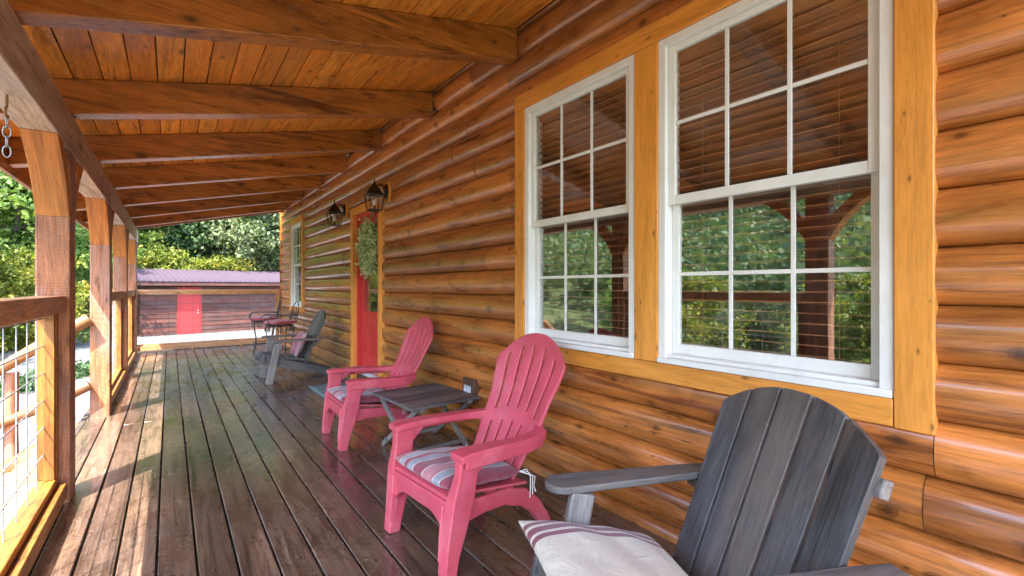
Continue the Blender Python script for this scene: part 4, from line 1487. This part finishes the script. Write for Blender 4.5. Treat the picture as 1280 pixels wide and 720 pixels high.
for i, (src, x, y, s) in enumerate(((T4, -9.5, 3.2, .78), (T1, -17, 6.5, .46), (T4, -10.5, 9.2, .85), (T1, -15.5, 15.5, .5), (T2, -19, 10.5, .5), (T3, -18, 2.6, .42), (T1, -16.5, 3.8, .42), (T4, -11.2, 1.0, .8))):
    more(src, lab[i], x, y, s, i * 1.3, GV)

def low_shrub(label, x, y, s, first=None):
    if first is None:
        b = MB()
        c = [(random.gauss(0, .45), random.gauss(0, .3), random.uniform(.02, .3)) for _ in range(60)]
        leaf_cloud(b, c, 26, .09, .22)
        o = b.build('low_shrub', M['leaf_dark'], smooth=0)
    else:
        o = first.copy(); COL.objects.link(o)
    o.location = (x, y, ground_z(x, y) + .05); o.scale = (s, s, s)
    return tag(o, label, 'shrub', 'low shrubs by the drive')
sh = low_shrub('low dark green shrub by the steps, seen between the first two posts', -1.7, 14.2, .9)
low_shrub('low dark green shrub by the drive, seen through the nearest railing', -2.5, 12.8, .8, sh)

# wooded hillsides: one mass each
def hill_wood(name, pts, sz, per):
    b = MB()
    pts = np.array(pts)
    n = len(pts)
    cents, tones = [], []
    V, rv = [], []
    for (x, y, h) in pts:
        z0 = ground_z(x, y)
        dd = math.hypot(x, y)
        m = int(per * (1.5 if dd < 55 else (.8 if dd < 90 else .4)))
        sl = sz * (.8 if dd < 55 else (1.1 if dd < 90 else 1.6))
        u = rng.normal(0, 1, (m, 3)); u /= np.linalg.norm(u, axis=1)[:, None]
        u[:, 2] = np.abs(u[:, 2]) * 1.0 - .15
        rad = h * .38
        P = np.array([x, y, z0 + h * .58]) + u * np.array([rad, rad, h * .45]) * rng.uniform(.6, 1.05, (m, 1))
        a = rng.normal(0, 1, (m, 3)); a /= np.linalg.norm(a, axis=1)[:, None]
        c = np.cross(a, rng.normal(0, 1, (m, 3))); c /= np.linalg.norm(c, axis=1)[:, None]
        l = sl * rng.uniform(.6, 1.4, (m, 1))
        V.append(np.stack([P - a * l * .5, P + c * l * .4, P + a * l * .5, P - c * l * .4], axis=1).reshape(-1, 3))
        t = rng.random()
        rv.append(np.repeat(np.clip(t * .75 + rng.random(m) * .3, 0, 1), 4))
    V = np.concatenate(V); rv = np.concatenate(rv)
    b.v = [tuple(p) for p in V]; b.gv = b.v; b.rv = list(rv)
    b.f = [(4 * i, 4 * i + 1, 4 * i + 2, 4 * i + 3) for i in range(len(V) // 4)]
    o = b.build(name, M['wood_hill'], smooth=0)
    return tag(o, 'distant wooded hillside of mixed green trees', 'woods', kind='stuff')
P = []
for x in np.arange(-140, -20, 4.2):
    for y in np.arange(-14, 150, 4.2):
        if (x < -24) and rng.random() < .92 and -x > .22 * (y - 20):
            P.append((x + rng.uniform(-2, 2), y + rng.uniform(-2, 2), rng.uniform(6, 10)))
hill_wood('hillside_woods', P, .62, 260)
P = []
for x in np.arange(-26, 60, 4.0):
    for y in np.arange(39, 84, 4.0):
        P.append((x + rng.uniform(-2, 2), y + rng.uniform(-2, 2), rng.uniform(7, 11)))
hill_wood('far_woods', P, .6, 190)

# ================================================================== CAMERA, LIGHT
cam = bpy.data.cameras.new('camera')
co = bpy.data.objects.new('camera', cam)
COL.objects.link(co)
co.location = (0, 0, 1.25)
co.rotation_euler = (R(90), 0, -math.atan2(428, 565))
cam.sensor_width = 36
cam.lens = 565 / 1280 * 36
cam.shift_y = -.0008
cam.clip_start = .02
cam.clip_end = 2000
S.camera = co

tow = Vector((-1.0, -.95, 2.2)).normalized()
sun = bpy.data.lights.new('sun', 'SUN')
sun.energy = 2.2
sun.angle = R(.35)
sun.color = (1.0, .95, .86)
so = bpy.data.objects.new('sun', sun)
COL.objects.link(so)
so.rotation_euler = tow.to_track_quat('Z', 'Y').to_euler()
so.location = (-6, -6, 14)
w = bpy.data.worlds.new('World'); S.world = w; w.use_nodes = True
nt = w.node_tree
bg = nt.nodes['Background']
sky = nt.nodes.new('ShaderNodeTexSky')
sky.sky_type = 'NISHITA'; sky.sun_disc = False
sky.sun_elevation = math.asin(tow.z); sky.sun_rotation = math.atan2(tow.x, tow.y)
sky.air_density = 1.0; sky.dust_density = 1.5
nt.links.new(sky.outputs[0], bg.inputs[0])
bg.inputs[1].default_value = .15
S.view_settings.view_transform = 'Standard'
S.view_settings.look = 'None'
S.view_settings.gamma = 1
S.view_settings.use_curve_mapping = False
S.view_settings.exposure = 3.62
S.render.engine = 'CYCLES'
S.cycles.max_bounces = 9
S.cycles.diffuse_bounces = 6
S.cycles.glossy_bounces = 4
S.cycles.transparent_max_bounces = 12
S.cycles.use_denoising = True
S.cycles.sample_clamp_indirect = 6
